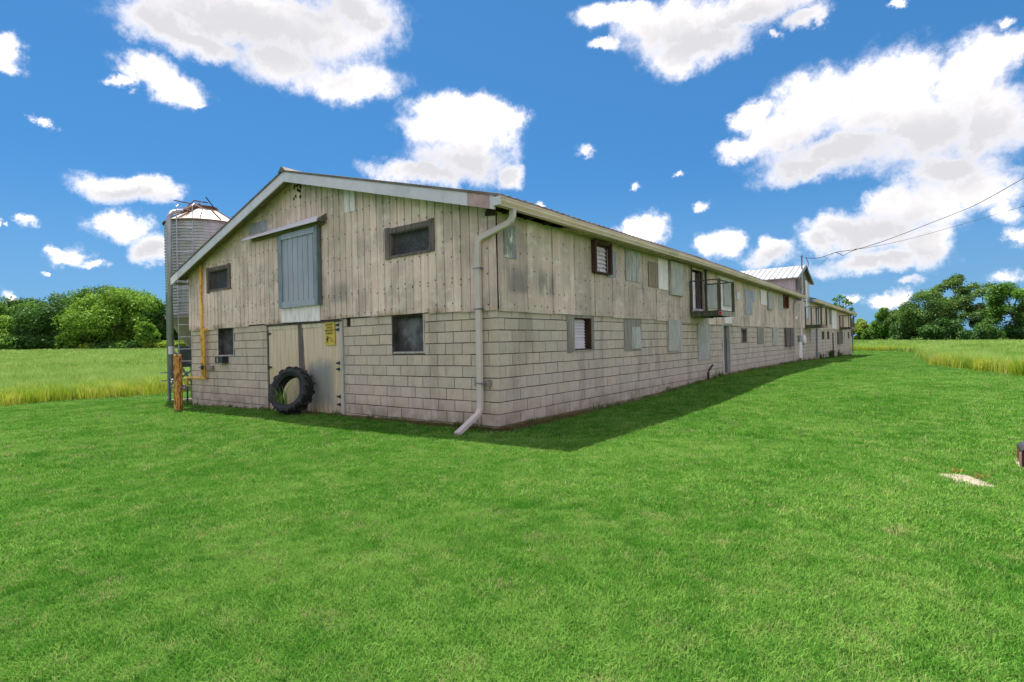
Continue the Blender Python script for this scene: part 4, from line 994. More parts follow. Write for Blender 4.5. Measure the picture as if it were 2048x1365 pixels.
# ladder with hoops, rails run from the ground to above the roof edge
for l, top in ((0.78, 6.12), (0.34, 6.20)):
    f = math.sqrt(max(SR ** 2 - l ** 2, 0)) + 0.10; hp = math.sqrt(SR ** 2 - 0.6 ** 2) + 0.12
    mb = MB(); mb.tube([sp(l, hp, 0.9), sp(l, hp, 5.7), sp(l, hp, top - 0.08), sp(l - 0.05, hp - 0.1, top), sp(l - 0.62, hp - 0.95, top + 0.02 - 0.12)], 0.018, 6); build('ladder_rail', mb, M['rust'] if False else M['galv_pipe'], silo)
for i in range(12):
    z = 1.15 + 0.385 * i; mb = MB(); mb.bar(sp(0.78, hp, z), sp(0.34, hp, z), 0.03, 0.03); build('rung', mb, M['galv'], silo)
# filling pipe: up the left side, elbow over the roof
fl, ff = 1.0, 0.92
mb = MB(); mb.tube([sp(fl, ff, 0.86), sp(fl, ff, 5.62), sp(fl - 0.02, ff - 0.01, 5.76), sp(fl - 0.09, ff - 0.07, 5.89), sp(fl - 0.22, ff - 0.2, 5.97), sp(fl - 0.36, ff - 0.32, 6.01)], 0.075, 12); fp = build('filling_pipe', mb, M['galv_pipe'], silo, smooth=True)
mb = MB(); mb.tube([sp(fl - 0.36, ff - 0.32, 6.01), sp(0.15, 0.25, 6.36)], 0.07, 10); build('upper_pipe', mb, M['rust'], fp)
mb = MB(); mb.tube([sp(fl, ff, 1.38), sp(fl, ff, 1.62)], 0.082, 12); build('pipe_band', mb, M['white_paint'], fp)
mb = MB(); mb.tube([sp(fl, ff, 0.60), sp(fl, ff, 1.36)], 0.07, 12); build('pipe_end', mb, M['galv_dark'], fp)
mb = MB(); mb.tube([sp(fl - 0.5, ff - 0.5, 6.22), sp(0.3, 0.3, 6.47), sp(-0.1, 0.1, 6.48)], 0.02, 6); mb.tube([sp(0.84, hp - 0.1, 6.25), sp(0.3, 0.4, 6.32)], 0.018, 6); build('cable', mb, M['rust'], fp)
mb = MB(); mb.tube([sp(-0.05, 0.3, 6.62), sp(-0.3, 0.35, 6.25)], 0.02, 6); build('latch_bar', mb, M['black_metal'], silo)
for z in (0.55, 0.8):
    mb = MB(); mb.bar(sp(1.3, 1.0, z), sp(-0.4, 1.15, z), 0.035, 0.035); build('brace', mb, M['galv_dark'], silo)
mb = MB(); a_ = sp(0.80, 0.85, 0.95); b_ = sp(0.42, 0.60, 1.62); mb.box(tuple(min(p, q) for p, q in zip(a_, b_)), tuple(max(p, q) for p, q in zip(a_, b_))); build('auger_boot', mb, M['galv_dark'], silo)
mb = MB(); mb.tube([sp(0.3, 0.3, 1.3), (-11.4, 1.6, 1.9)], 0.07, 8); build('auger_tube', mb, M['galv_dark'], silo)
mb = MB(); mb.box((-14.4, 0.5, -0.5), (-12.6, 2.7, -0.13)); pad = build('concrete_pad', mb, simple_mat('sandy_concrete', (0.40, 0.33, 0.26), 0.3, 5, 0.95, dirt=(0.16, 0.20, 0.07), dirt_amt=0.8)); tag(pad, kind='structure')

# ------------------------------------------------------------------ wooden post, gas pipes, wall fittings
mb = MB(); px, py = -9.9, -1.03
mb.tube([(px, py, -0.35), (px + .005, py, 0.3), (px, py + .01, 0.8), (px - .01, py, 1.36), (px - .01, py, 1.375)], [0.108, 0.105, 0.10, 0.096, 0.085], 14)
o = build('wooden_post', mb, M['post'], None, base=True, smooth=False); tag(o, 'short orange round log post with stripped bark standing in front of the silo', 'post')

gas = empty('gas_pipes', (-10.6, -0.1, 0), 'pair of rust flecked yellow gas pipes fixed to the left end of the gable wall', 'gas pipe')
Y = -0.10
mb = MB(); mb.tube([(-10.62, Y, 3.86), (-10.62, Y, 0.72)], 0.036, 10); build('pipe', mb, M['yellow_pipe'], gas, smooth=True)
mb = MB(); mb.tube([(-10.38, 0.0, 2.05), (-10.46, Y, 2.06), (-10.50, Y, 2.02), (-10.505, Y, 1.95), (-10.49, Y, 0.72)], 0.036, 10); build('pipe', mb, M['yellow_pipe'], gas, smooth=True)
mb = MB(); mb.tube([(-10.48, Y, 0.695), (-11.50, Y - 0.02, 0.695), (-11.56, Y - 0.02, 0.67), (-11.57, Y - 0.02, 0.60), (-11.57, Y - 0.02, 0.42)], 0.036, 10); build('pipe', mb, M['yellow_pipe'], gas, smooth=True)
mb = MB(); mb.tube([(-11.57, Y - 0.02, 0.42), (-11.57, Y - 0.02, -0.25)], 0.022, 8); build('riser', mb, M['black_metal'], gas)
mb = MB(); mb.lathe((-11.72, Y - 0.02, 0.36), [(0.0, -0.05), (0.08, -0.04), (0.09, 0.0), (0.08, 0.03), (0.03, 0.06), (0.03, 0.10), (0, 0.10)], 14); mb.tube([(-11.9, Y - .02, 0.36), (-11.55, Y - .02, 0.36)], 0.025, 8); build('regulator', mb, M['grey_metal'], gas)
for xx in (-10.62, -10.505):
    mb = MB(); mb.tube([(xx, Y, 1.12), (xx, Y, 1.30)], 0.040, 10); build('coupling', mb, M['yellow_pipe'], gas)
    mb = MB(); mb.tube([(xx, Y, 0.93), (xx, Y, 1.05)], 0.046, 8); mb.bar((xx - 0.10, Y - 0.05, 0.99), (xx + 0.03, Y - 0.05, 0.99), 0.03, 0.02); build('valve', mb, M['black_metal'], gas)
    mb = MB(); mb.tube([(xx, Y, 0.66), (xx, Y, 0.75)], 0.040, 10); build('elbow', mb, M['yellow_pipe'], gas)
mb = MB(); mb.box((-10.42, -0.075, 0.93), (-10.10, -0.002, 1.04)); build('timber_block', mb, M['grey_wood'], gas)
mb = MB(); mb.box((-9.72, -0.17, 1.12), (-9.30, -0.002, 1.30)); o = build('wall_box', mb, M['black_metal']); tag(o, 'black metal box below the left lower gable window', 'junction box')
mb = MB(); mb.box((-9.60, -0.176, 1.145), (-9.545, -0.1705, 1.27)); build('pale_mark', mb, M['light_ply'], o)

# yellow biosecurity sign on the right door leaf
sg = MB(); x0, x1, z0, z1 = -4.84, -4.48, 1.52, 2.03; rr = 0.03; pts = []
for cx, cz, a0 in ((x1 - rr, z1 - rr, 0), (x0 + rr, z1 - rr, 90), (x0 + rr, z0 + rr, 180), (x1 - rr, z0 + rr, 270)):
    for k in range(5): a = R(a0 + 22.5 * k); pts.append((cx + rr * math.cos(a), cz + rr * math.sin(a)))
n = len(pts)
sg.add([(p[0], -0.036, p[1]) for p in pts] + [(p[0], -0.030, p[1]) for p in pts], [tuple(range(n)), tuple(range(2 * n - 1, n - 1, -1))] + [(i, (i + 1) % n, n + (i + 1) % n, n + i) for i in range(n)])
sign = build('warning_sign', sg, M['sign']); tag(sign, 'yellow biosecurity warning sign reading do not enter, on the big door', 'sign')
def text_part(s, x, z, size, nm='lettering', cond=1.0):
    cu = bpy.data.curves.new(nm, 'FONT'); cu.body = s; cu.size = size; cu.align_x = 'CENTER'; cu.extrude = 0.0008; cu.offset = size * 0.018; cu.resolution_u = 3
    t = bpy.data.objects.new(nm, cu); scene.collection.objects.link(t)
    dg = bpy.context.evaluated_depsgraph_get(); me = bpy.data.meshes.new_from_object(t.evaluated_get(dg)); bpy.data.objects.remove(t)
    V = np.array([v.co[:] for v in me.vertices]); lo, hi = V.min(0), V.max(0); c = (lo + hi) / 2
    for v in me.vertices: p = v.co; v.co = ((p.x - c[0]) * cond, -(p.z), p.y - c[1])
    me.materials.clear(); me.materials.append(M['ink']); o = bpy.data.objects.new(nm, me); link(o, sign, (x, -0.038, z))
text_part('DO NOT', -4.665, 1.965, 0.062); text_part('ENTER', -4.665, 1.90, 0.062); text_part('BIOSECURITY', -4.665, 1.838, 0.060, cond=0.86); text_part('IN EFFECT', -4.665, 1.775, 0.062)
mb = MB(); cx, cz = -4.745, 1.64      # warning figure with a raised hand
mb.lathe((cx, -0.038, cz + 0.068), [(0, 0), (0.018, 0), (0.018, 0.003), (0, 0.003)], 12, 'Y')
mb.hexa([(cx - .03, -0.038, cz - .03), (cx + .03, -0.038, cz - .03), (cx + .03, -0.036, cz - .03), (cx - .03, -0.036, cz - .03), (cx - .028, -0.038, cz + .048), (cx + .028, -0.038, cz + .048), (cx + .028, -0.036, cz + .048), (cx - .028, -0.036, cz + .048)])
mb.bar((cx + .02, -0.037, cz + .035), (cx + .065, -0.037, cz + .045), .002, .018); mb.bar((cx - .025, -0.037, cz + .035), (cx - .055, -0.037, cz - .01), .002, .016); mb.bar((cx - .02, -0.037, cz - .03), (cx - .045, -0.037, cz - .07), .002, .02); mb.bar((cx + .018, -0.037, cz - .03), (cx + .02, -0.037, cz - .075), .002, .02); mb.bar((cx + .068, -0.037, cz + .03), (cx + .068, -0.037, cz + .065), .002, .022)
build('figure', mb, M['ink'], sign)
mb = MB()
for i in range(4): mb.box((-4.655, -0.038, 1.665 - i * 0.024), (-4.655 + (0.11, 0.08, 0.13, 0.12)[i], -0.0365, 1.671 - i * 0.024))
build('small_print', mb, M['ink'], sign)

# ------------------------------------------------------------------ tractor tyre leaning on the door
def tyre():
    root = empty('tractor_tyre', (-5.65, -0.46, 0), 'big worn black tractor tyre leaning against the lower barn door', 'tyre')
    Ro, Ri, Wd = 0.515, 0.325, 0.165
    prof = [(Ri, -0.10), (Ri + 0.02, -0.125), (Ri + 0.08, -0.155), (Ro - 0.10, -0.165), (Ro - 0.04, -0.15), (Ro - 0.02, -0.09), (Ro - 0.012, 0), (Ro - 0.02, 0.09), (Ro - 0.04, 0.15), (Ro - 0.10, 0.165), (Ri + 0.08, 0.155), (Ri + 0.02, 0.125), (Ri, 0.10),
            (Ri + 0.03, 0.09), (Ro - 0.09, 0.13), (Ro - 0.06, 0.0), (Ro - 0.09, -0.13), (Ri + 0.03, -0.09), (Ri, -0.10)]
    rot = Matrix.Rotation(R(17), 4, 'Z') @ Matrix.Rotation(R(-17), 4, 'X')     # wheel axis along local y
    Cc = Vector((-5.60, -0.40, Ro * math.cos(R(17)) + 0.03))
    def T(p): return Cc + rot @ Vector(p)
    mb = MB(); n = 64
    for r, a in prof:
        for j in range(n): t = 2 * math.pi * j / n; mb.v.append(tuple(T((r * math.cos(t), a, r * math.sin(t)))))
    for i in range(len(prof) - 1):
        for j in range(n): mb.f.append((i * n + j, i * n + (j + 1) % n, (i + 1) * n + (j + 1) % n, (i + 1) * n + j))
    carc = build('carcass', mb, M['rubber'], root, smooth=True)
    for k in range(32):
        side = 1 if k % 2 else -1; t0 = 2 * math.pi * k / 32
        mb = MB(); secs = []
        for i in range(5):
            u = i / 4; a = side * (-0.01 + 0.175 * u) ; t = t0 + 0.26 * u; rr = Ro - 0.03 - (0.035 if i == 4 else 0) ; hgt = 0.050 + (0.008 if i == 3 else 0)
            dt = 0.036 + 0.014 * u
            secs.append([T(((rr) * math.cos(t - dt), a, (rr) * math.sin(t - dt))), T((rr * math.cos(t + dt), a, rr * math.sin(t + dt))), T(((rr + hgt) * math.cos(t + dt * .7), a, (rr + hgt) * math.sin(t + dt * .7))), T(((rr + hgt) * math.cos(t - dt * .7), a, (rr + hgt) * math.sin(t - dt * .7)))])
        for s in secs: mb.v += [tuple(p) for p in s]
        for i in range(4):
            for j in range(4): mb.f.append((i * 4 + j, i * 4 + (j + 1) % 4, i * 4 + 4 + (j + 1) % 4, i * 4 + 4 + j))
        mb.f += [(3, 2, 1, 0), (16, 17, 18, 19)]
        build('tread_lug', mb, M['rubber'], root)
tyre()

# ------------------------------------------------------------------ slab, red box at the lawn's right edge
slabh = float(height(6.05, -0.13))
mb = MB(); mb.hexa([(5.81, -0.01, slabh - .1), (6.02, -0.49, slabh - .1), (6.27, -0.35, slabh - .1), (6.03, 0.11, slabh - .1), (5.81, -0.01, slabh + .014), (6.02, -0.49, slabh + .012), (6.27, -0.35, slabh + .014), (6.03, 0.11, slabh + .016)])
o = build('concrete_slab', mb, M['concrete']); tag(o, 'small pale concrete slab sunk in the lawn at the right', 'slab')
bx = empty('red_metal_box', (6.75, 0.9, 0), 'dark red metal box with black rounded lid at the right edge of the lawn', 'metal box')
mb = MB(); mb.box((6.53, 0.72, 0.03), (7.15, 1.2, 0.17)); build('box_body', mb, M['maroon'], bx)
mb = MB(); mb.box((6.50, 0.70, 0.0), (7.18, 1.22, 0.03)); mb.box((6.512, 0.705, 0.031), (6.528, 0.719, 0.18)); build('box_rim', mb, M['fascia_rust'], bx)
mb = MB(); pr = [(6.53, .172), (6.535, .20), (6.56, .225), (6.62, .235), (7.12, .235), (7.15, .172)]
mb.add([(a, .72, b) for a, b in pr] + [(a, 1.2, b) for a, b in pr], [tuple(range(6)), tuple(range(11, 5, -1))] + [(i, (i + 1) % 6, 6 + (i + 1) % 6, 6 + i) for i in range(6)]); build('box_lid', mb, M['black_metal'], bx)

# ------------------------------------------------------------------ overhead wires
def wire(pts, rad, label, n=10):
    P = [Vector(p) for p in pts]; out = []
    for i in range(len(P) - 1):
        p0, p1, p2, p3 = P[max(i - 1, 0)], P[i], P[i + 1], P[min(i + 2, len(P) - 1)]
        for k in range(n):
            t = k / n; out.append(0.5 * ((2 * p1) + (-p0 + p2) * t + (2 * p0 - 5 * p1 + 4 * p2 - p3) * t * t + (-p0 + 3 * p1 - 3 * p2 + p3) * t ** 3))
    out.append(P[-1]); mb = MB(); mb.tube(out, rad, 6); o = build('power_line', mb, M['black_metal']); return tag(o, label, 'power line')
wire([(0.17, 26.87, 5.80), (0.7, 27.9, 5.86), (1.34, 28.93, 6.20), (2.3, 30.1, 6.42), (3.31, 31.07, 6.80), (4.5, 31.4, 7.22), (5.62, 31.57, 7.63), (6.7, 31.5, 7.98), (7.75, 31.31, 8.36), (9.44, 30.71, 9.20), (14, 29.4, 11.6)], 0.017, 'thick sagging black power cable, upper of the two wires')
wire([(2.2, 29.85, 6.40), (2.89, 30.12, 6.45), (4.94, 31.06, 6.86), (9.41, 30.7, 7.78), (14, 30.4, 8.7)], 0.010, 'thin lower wire running to the right from the power cable')
wire([(1.34, 28.93, 6.20), (1.50, 29.2, 6.14), (1.66, 29.44, 6.05), (1.9, 29.7, 6.22), (2.3, 30.1, 6.42)], 0.015, 'short V shaped drop of cable near the mast')
wire([(1.2, 28.7, 6.12), (0.67, 28.05, 5.50)], 0.007, 'short thin stay wire slanting down below the cable')
wire([(0.17, 26.87, 5.80), (0.28, 26.9, 5.5), (0.25, 26.7, 5.1), (0.20, 26.3, 4.85), (0.16, 25.9, 4.78)], 0.016, 'service cable hanging from the wire down to the tower gable')

# ------------------------------------------------------------------ trees
LEAF = {
    'dark': foliage_mat('leaf_dark', (0.020, 0.062, 0.012), (0.070, 0.165, 0.026)),
    'mid': foliage_mat('leaf_mid', (0.035, 0.10, 0.012), (0.13, 0.27, 0.03)),
    'bright': foliage_mat('leaf_bright', (0.055, 0.14, 0.012), (0.21, 0.36, 0.035)),
    'yellow': foliage_mat('leaf_yellow', (0.10, 0.16, 0.015), (0.28, 0.38, 0.035)),
    'olive': foliage_mat('leaf_olive', (0.040, 0.095, 0.018), (0.14, 0.24, 0.045)),
}
def tree(x, y, top, rx, kind, label, cat='tree', cb=0.12, leaves=9000, sparse=0.0, name='broadleaf_tree', group=None, size=None, seed=0, squash=1.0):
    size = size or (0.46 if x < -60 else 0.36); rx = rx * (1.15 if x < -60 else 1.04); leaves = int(leaves * 1.35); g = float(height(x, y)); H = top - g; r_ = np.random.default_rng(1000 + seed)
    root = empty(name, (x, y, g - 0.1), label, cat, group)
    base = g + H * cb; cz = (base + top) / 2; rz = (top - base) / 2
    npf = int(26 + 20 * (1 - sparse))
    u = r_.normal(size=(npf, 3)); u /= np.linalg.norm(u, axis=1)[:, None]
    rad = r_.uniform(0.45, 0.95, npf) ** 0.7
    c = u * rad[:, None] * [rx * 0.86, rx * 0.86, rz * 0.88]
    c[:, 0] *= 1; c[:, :2] *= (1.0 - 0.30 * np.clip(c[:, 2:3] / rz, 0, 1))
    pr = r_.uniform(0.20, 0.36, npf) * rx * (1 - 0.35 * sparse)
    w = pr ** 2; w /= w.sum(); which = r_.choice(npf, leaves, p=w)
    d = r_.normal(size=(leaves, 3)); d /= np.linalg.norm(d, axis=1)[:, None]
    d[:, 2] = np.where((d[:, 2] < -0.25) & (r_.random(leaves) < 0.6), -d[:, 2], d[:, 2])
    rr = pr[which] * r_.uniform(0.55, 1.12, leaves) ** 0.8
    p = c[which] + d * rr[:, None] * [1.05, 1.05, 0.78]
    p += r_.normal(0, 0.04 * rx, p.shape)
    # leaf quads
    nrm = d * 0.9 + r_.normal(0, 0.6, d.shape) + [0, 0, 0.35]; nrm /= np.linalg.norm(nrm, axis=1)[:, None]
    t = np.cross(nrm, r_.normal(size=nrm.shape)); t /= np.linalg.norm(t, axis=1)[:, None]; b = np.cross(nrm, t)
    s = size * r_.uniform(0.55, 1.25, leaves)[:, None]
    V = np.stack([p - t * s * 0.5, p + b * s * 0.33, p + t * s * 0.5, p - b * s * 0.33], 1).reshape(-1, 3)
    V[:, 2] = np.maximum(V[:, 2] + cz, g - 0.05 + 0 * V[:, 2]) - (g - 0.1)
    F = np.arange(leaves * 4).reshape(-1, 4)
    ptone = r_.uniform(0, 1, npf)
    tone = np.clip(ptone[which] * 0.55 + r_.uniform(0, 0.6, leaves), 0, 1.2)
    big_mesh('crown', V, F, LEAF[kind], root, tone, (x, y, g - 0.1))
    # trunk and limbs
    mb = MB(); tr = max(0.10, H * 0.022)
    top_t = base + (top - base) * 0.55
    pts = [(x + r_.normal(0, 0.02 * H) * k, y, g - 0.3 + (top_t - g + 0.3) * k / 4) for k in range(5)]
    mb.tube(pts, [tr * (1 - 0.17 * k) for k in range(5)], 7)
    for k in r_.choice(npf, min(9, npf), replace=False):
        st = Vector(pts[1 + int(r_.integers(0, 3))]); e = Vector((x + c[k, 0], y + c[k, 1], cz + c[k, 2]))
        if e.z < st.z: st = Vector(pts[1])
        m_ = st.lerp(e, 0.5) + Vector((0, 0, 0.06 * H)); mb.tube([st, m_, e], [tr * 0.5, tr * 0.33, tr * 0.12], 5)
    build('trunk', mb, M['bark'], root, smooth=True)
    return root
i = 0
def T(*a, **k):
    global i; i += 1; return tree(*a, seed=i, **k)
LW = 'trees of the wood beyond the left field'; RW = 'trees along the far side of the right field'
T(-146.2, 17.3, 12.7, 5.5, 'mid', 'tree partly cut off by the left edge of the picture in the wood', group=LW, cb=0.02)
T(-153.4, 24.4, 14.9, 5.2, 'dark', 'dark round topped tree standing alone above the wood near the left edge', group=LW, cb=0.05)
T(-137.4, 19.1, 8.6, 4.2, 'bright', 'low bright green tree at the left end of the wood edge', group=LW, cb=0.0)
T(-144.0, 24.1, 13.2, 4.0, 'mid', 'mid green tree between the dark round topped tree and the wide dark tree', group=LW, cb=0.02)
T(-133.3, 24.7, 12.6, 5.6, 'dark', 'wide blue-green dark tree in the front row of the wood', group=LW, cb=0.0, leaves=12000)
T(-149.5, 31.1, 15.6, 5.4, 'olive', 'tall back row tree behind the wide dark tree', group=LW, cb=0.1)
T(-147.4, 34.1, 16.4, 5.6, 'mid', 'tall back row tree with a rounded top left of the wood centre', group=LW, cb=0.1)
T(-144.9, 38.5, 16.9, 5.2, 'olive', 'dusky back row tree rising right behind the big bright tree', group=LW, cb=0.1)
T(-120.9, 31.6, 13.6, 7.0, 'bright', 'biggest and brightest broad tree in the front row of the left wood', group=LW, cb=0.0, leaves=16000)
T(-126.9, 37.1, 15.7, 5.2, 'bright', 'tall yellow-green tree at the right end of the wood', group=LW, cb=0.1)
T(-118.2, 38.7, 12.6, 3.8, 'dark', 'narrow dark tree beside the silo pipe', group=LW, cb=0.0)
T(-122.2, 43.3, 12.4, 4.4, 'dark', 'dark tree hidden mostly behind the silo and barn', group=LW, cb=0.0)
T(-136, 29.5, 9.5, 5.0, 'dark', 'dark undergrowth tree between the wide dark tree and the big bright tree', group=LW, cb=0.0, leaves=7000)
T(-140.5, 20.5, 7.0, 4.0, 'dark', 'low dark tree under the mid green tree on the left', group=LW, cb=0.0, leaves=6000)
T(-126.5, 41.5, 9.0, 5.0, 'dark', 'dark low tree behind the small pale tree near the silo', group=LW, cb=0.0, leaves=6000)
T(-131.0, 21.8, 5.0, 4.0, 'dark', 'dark low bush filling the foot of the wood at the far left', name='bush', cat='bush', cb=0.0, leaves=4500)
T(-129.0, 26.2, 5.0, 4.2, 'dark', 'dark low bush at the foot of the wide dark tree', name='bush', cat='bush', cb=0.0, leaves=4500)
T(-125.5, 30.2, 4.6, 3.6, 'dark', 'dark low bush left of the big bright tree', name='bush', cat='bush', cb=0.0, leaves=4500)
T(-123.0, 34.6, 5.2, 4.2, 'dark', 'dark low bush right behind the big bright tree', name='bush', cat='bush', cb=0.0, leaves=4500)
T(-134.0, 17.6, 5.0, 4.0, 'mid', 'green low bush at the left edge of the picture', name='bush', cat='bush', cb=0.0, leaves=4500)
T(-120.7, 24.3, 5.3, 1.7, 'bright', 'small pale bush-like tree at the foot of the wide dark tree', group=LW, cb=0.0, leaves=2500)
T(-110.2, 33.6, 7.3, 1.9, 'bright', 'small pale tree in front of the dark tree near the silo', group=LW, cb=0.0, leaves=3000)
T(-118.1, 26.6, 3.0, 1.6, 'yellow', 'little yellow-green bush in the dip of the field edge', name='bush', cat='bush', cb=0.0, leaves=1200)
for k, (bx_, by_, kd, lb) in enumerate([(-115.5, 28.8, 'dark', 'leftmost dark hedge bush under the big bright tree'), (-113.5, 30.6, 'mid', 'blue-green hedge bush under the big bright tree'), (-111.8, 32.4, 'dark', 'dark hedge bush left of the yellowish hedge'), (-110, 34.4, 'yellow', 'yellowish hedge bush left of the silo pole'), (-108.2, 36.4, 'yellow', 'yellowish hedge bush seen right beside the silo pole'), (-106.6, 38.6, 'yellow', 'yellowish hedge bush between the silo legs')]):
    T(bx_, by_, 3.25, 2.0, kd, lb, name='bush', cat='bush', cb=0.0, leaves=2200, group='hedge bushes at the edge of the left wood')
T(-8.2, 143.2, 5.5, 2.9, 'yellow', 'small yellow-green bushy tree right beside the end of the barn', group=RW, cb=0.0, leaves=6000)
T(-3.5, 139.2, 7.9, 2.6, 'mid', 'bright green young tree, second from the barn end', group=RW, cb=0.0, leaves=6000)
T(-0.3, 136.6, 7.3, 2.9, 'olive', 'loose olive tree, third from the barn end', group=RW, cb=0.0, leaves=7000)
T(3.9, 127.2, 11.1, 4.8, 'olive', 'broad dense dark tree left of the tallest one', group=RW, cb=0.0, leaves=15000)
T(8.4, 135.7, 14.2, 5.0, 'olive', 'tallest tree of the right tree line with an open crown', group=RW, cb=0.12, leaves=9000, sparse=0.85)
T(12.7, 131.5, 11.2, 4.4, 'olive', 'open crowned tree right of the tallest one with sky showing through', group=RW, cb=0.15, leaves=7000, sparse=0.9)
T(16.6, 126.9, 11.0, 5.0, 'mid', 'light green spreading tree at the right edge', group=RW, cb=0.12, leaves=9000, sparse=0.7)
T(22.3, 131.3, 11.2, 5.0, 'bright', 'bright green tree cut by the right edge of the picture', group=RW, cb=0.05, leaves=9000, sparse=0.3)
T(1.0, 131.5, 5.2, 3.6, 'dark', 'low dark bush under the olive tree', name='bush', cat='bush', cb=0.0, leaves=5000)
T(-5.8, 140.0, 3.4, 2.6, 'mid', 'low green bush between the first two trees past the barn', name='bush', cat='bush', cb=0.0, leaves=3000)
T(6.2, 122.7, 4.4, 3.6, 'dark', 'dark shrub mass at the foot of the broad dense tree', name='bush', cat='bush', cb=0.0, leaves=5000)
T(11.6, 120.1, 2.7, 3.2, 'dark', 'dark bush under the open crowned tree', name='bush', cat='bush', cb=0.0, leaves=4000)
T(17.4, 126.3, 3.2, 3.4, 'dark', 'dark bush right of the gap in the tree line', name='bush', cat='bush', cb=0.0, leaves=4000)
T(21.5, 124.3, 3.6, 3.4, 'dark', 'dark bush at the right edge', name='bush', cat='bush', cb=0.0, leaves=4000)
T(-7.2, 102.4, 8.8, 1.9, 'mid', 'single treetop showing above the far roof of the barn', cb=0.35, leaves=900, sparse=0.9)

# ------------------------------------------------------------------ plants made of blades
def blades(nb, h, spread, width, lean, seed, bend=0.5, seg=2):
    """clump of grass blades, local origin at the root; returns V, F (triangles)"""
    r_ = np.random.default_rng(seed); V = []; F = []
    for _ in range(nb):
        a = r_.uniform(0, 2 * np.pi); rr = spread * math.sqrt(r_.random()); x, y = rr * math.cos(a), rr * math.sin(a)
        hh = h * r_.uniform(0.55, 1.1); az = r_.uniform(0, 2 * np.pi); le = lean * r_.uniform(0.2, 1.2) * hh
        dx, dy = math.cos(az), math.sin(az); px, py = -dy, dx; w = width * r_.uniform(0.6, 1.2) / 2; b = len(V)
        V += [(x - px * w, y - py * w, -0.01), (x + px * w, y + py * w, -0.01)]
        m = 0.5
        V += [(x + dx * le * 0.3 - px * w * .8, y + dy * le * 0.3 - py * w * .8, hh * 0.6), (x + dx * le * 0.3 + px * w * .8, y + dy * le * 0.3 + py * w * .8, hh * 0.6)]
        V.append((x + dx * le, y + dy * le, hh * (1 - 0.25 * bend)))
        F += [(b, b + 1, b + 3), (b, b + 3, b + 2), (b + 2, b + 3, b + 4)]
    return np.array(V), np.array(F)
def grass_mat(name, dark, light, dry, dry_amt, patch_scale=0.5, trans=0.3, stretch=(1, 1, 1)):
    t = NT(name); P = t.vec(t.geo.outputs['Position'], stretch); r = t.oi.outputs['Random']
    big = t.noise(P, patch_scale, 5, 0.6); mid = t.noise(P, patch_scale * 7, 4, 0.6)
    k = t.math('ADD', t.math('MULTIPLY', r, 0.55), t.math('ADD', t.math('MULTIPLY', big, 0.8), t.math('MULTIPLY', mid, 0.45)))
    col = t.mix(t.range(k, 0.66, 1.16), dark, light)
    r2 = t.math('FRACT', t.math('MULTIPLY', r, 13.7))
    dr = t.math('MULTIPLY', t.range(r2, 1 - dry_amt, 1.0), t.range(mid, 0.35, 0.65))
    col = t.mix(dr, col, dry)
    t.N.remove(t.bsdf)
    d = t.N.new('ShaderNodeBsdfDiffuse'); tr = t.N.new('ShaderNodeBsdfTranslucent'); t.L.new(col, d.inputs[0]); t.L.new(col, tr.inputs[0])
    mx = t.N.new('ShaderNodeMixShader'); mx.inputs[0].default_value = trans; t.L.new(d.outputs[0], mx.inputs[1]); t.L.new(tr.outputs[0], mx.inputs[2]); t.L.new(mx.outputs[0], t.out.inputs[0])
    return t.m
def scatter(name, P, variants, material, label=None, smin=0.75, smax=1.25, seed=1, cat=None):
    """P (n,4): x, y, z, scale. One object: a point mesh whose clumps are instanced by geometry nodes."""
    r_ = np.random.default_rng(seed)
    me = bpy.data.meshes.new(name); n = len(P); me.vertices.add(n); me.vertices.foreach_set('co', P[:, :3].astype(np.float32).ravel())
    sc = me.attributes.new('sc', 'FLOAT', 'POINT'); sc.data.foreach_set('value', (P[:, 3] * r_.uniform(smin, smax, n)).astype(np.float32))
    o = bpy.data.objects.new(name, me); scene.collection.objects.link(o)
    col = bpy.data.collections.new(name + '_clumps')
    for V, F in variants:
        c = big_mesh(name + '_clump', V, F, material, False); col.objects.link(c)
    ng = bpy.data.node_groups.new(name + '_scatter', 'GeometryNodeTree')
    ng.interface.new_socket('Geometry', in_out='INPUT', socket_type='NodeSocketGeometry'); ng.interface.new_socket('Geometry', in_out='OUTPUT', socket_type='NodeSocketGeometry')
    N, L = ng.nodes, ng.links; gi = N.new('NodeGroupInput'); go = N.new('NodeGroupOutput')
    m2p = N.new('GeometryNodeMeshToPoints'); ci = N.new('GeometryNodeCollectionInfo'); ci.inputs['Collection'].default_value = col
    ci.inputs['Separate Children'].default_value = True; ci.inputs['Reset Children'].default_value = True
    iop = N.new('GeometryNodeInstanceOnPoints'); iop.inputs['Pick Instance'].default_value = True
    rv = N.new('FunctionNodeRandomValue'); rv.data_type = 'FLOAT_VECTOR'; rv.inputs[0].default_value = (-0.12, -0.12, 0); rv.inputs[1].default_value = (0.12, 0.12, 6.283)
    na = N.new('GeometryNodeInputNamedAttribute'); na.data_type = 'FLOAT'; na.inputs['Name'].default_value = 'sc'
    ri = N.new('FunctionNodeRandomValue'); ri.data_type = 'INT'; ri.inputs[4].default_value = 0; ri.inputs[5].default_value = len(variants) - 1
    L.new(gi.outputs[0], m2p.inputs['Mesh']); L.new(m2p.outputs[0], iop.inputs['Points']); L.new(ci.outputs[0], iop.inputs['Instance'])
    L.new(rv.outputs[0], iop.inputs['Rotation']); L.new([s for s in na.outputs if s.enabled][0], iop.inputs['Scale']); L.new(ri.outputs[2], iop.inputs['Instance Index']); L.new(iop.outputs[0], go.inputs[0])
    md = o.modifiers.new('scatter', 'NODES'); md.node_group = ng
    o['kind'] = 'stuff'
    return tag(o, label, cat)
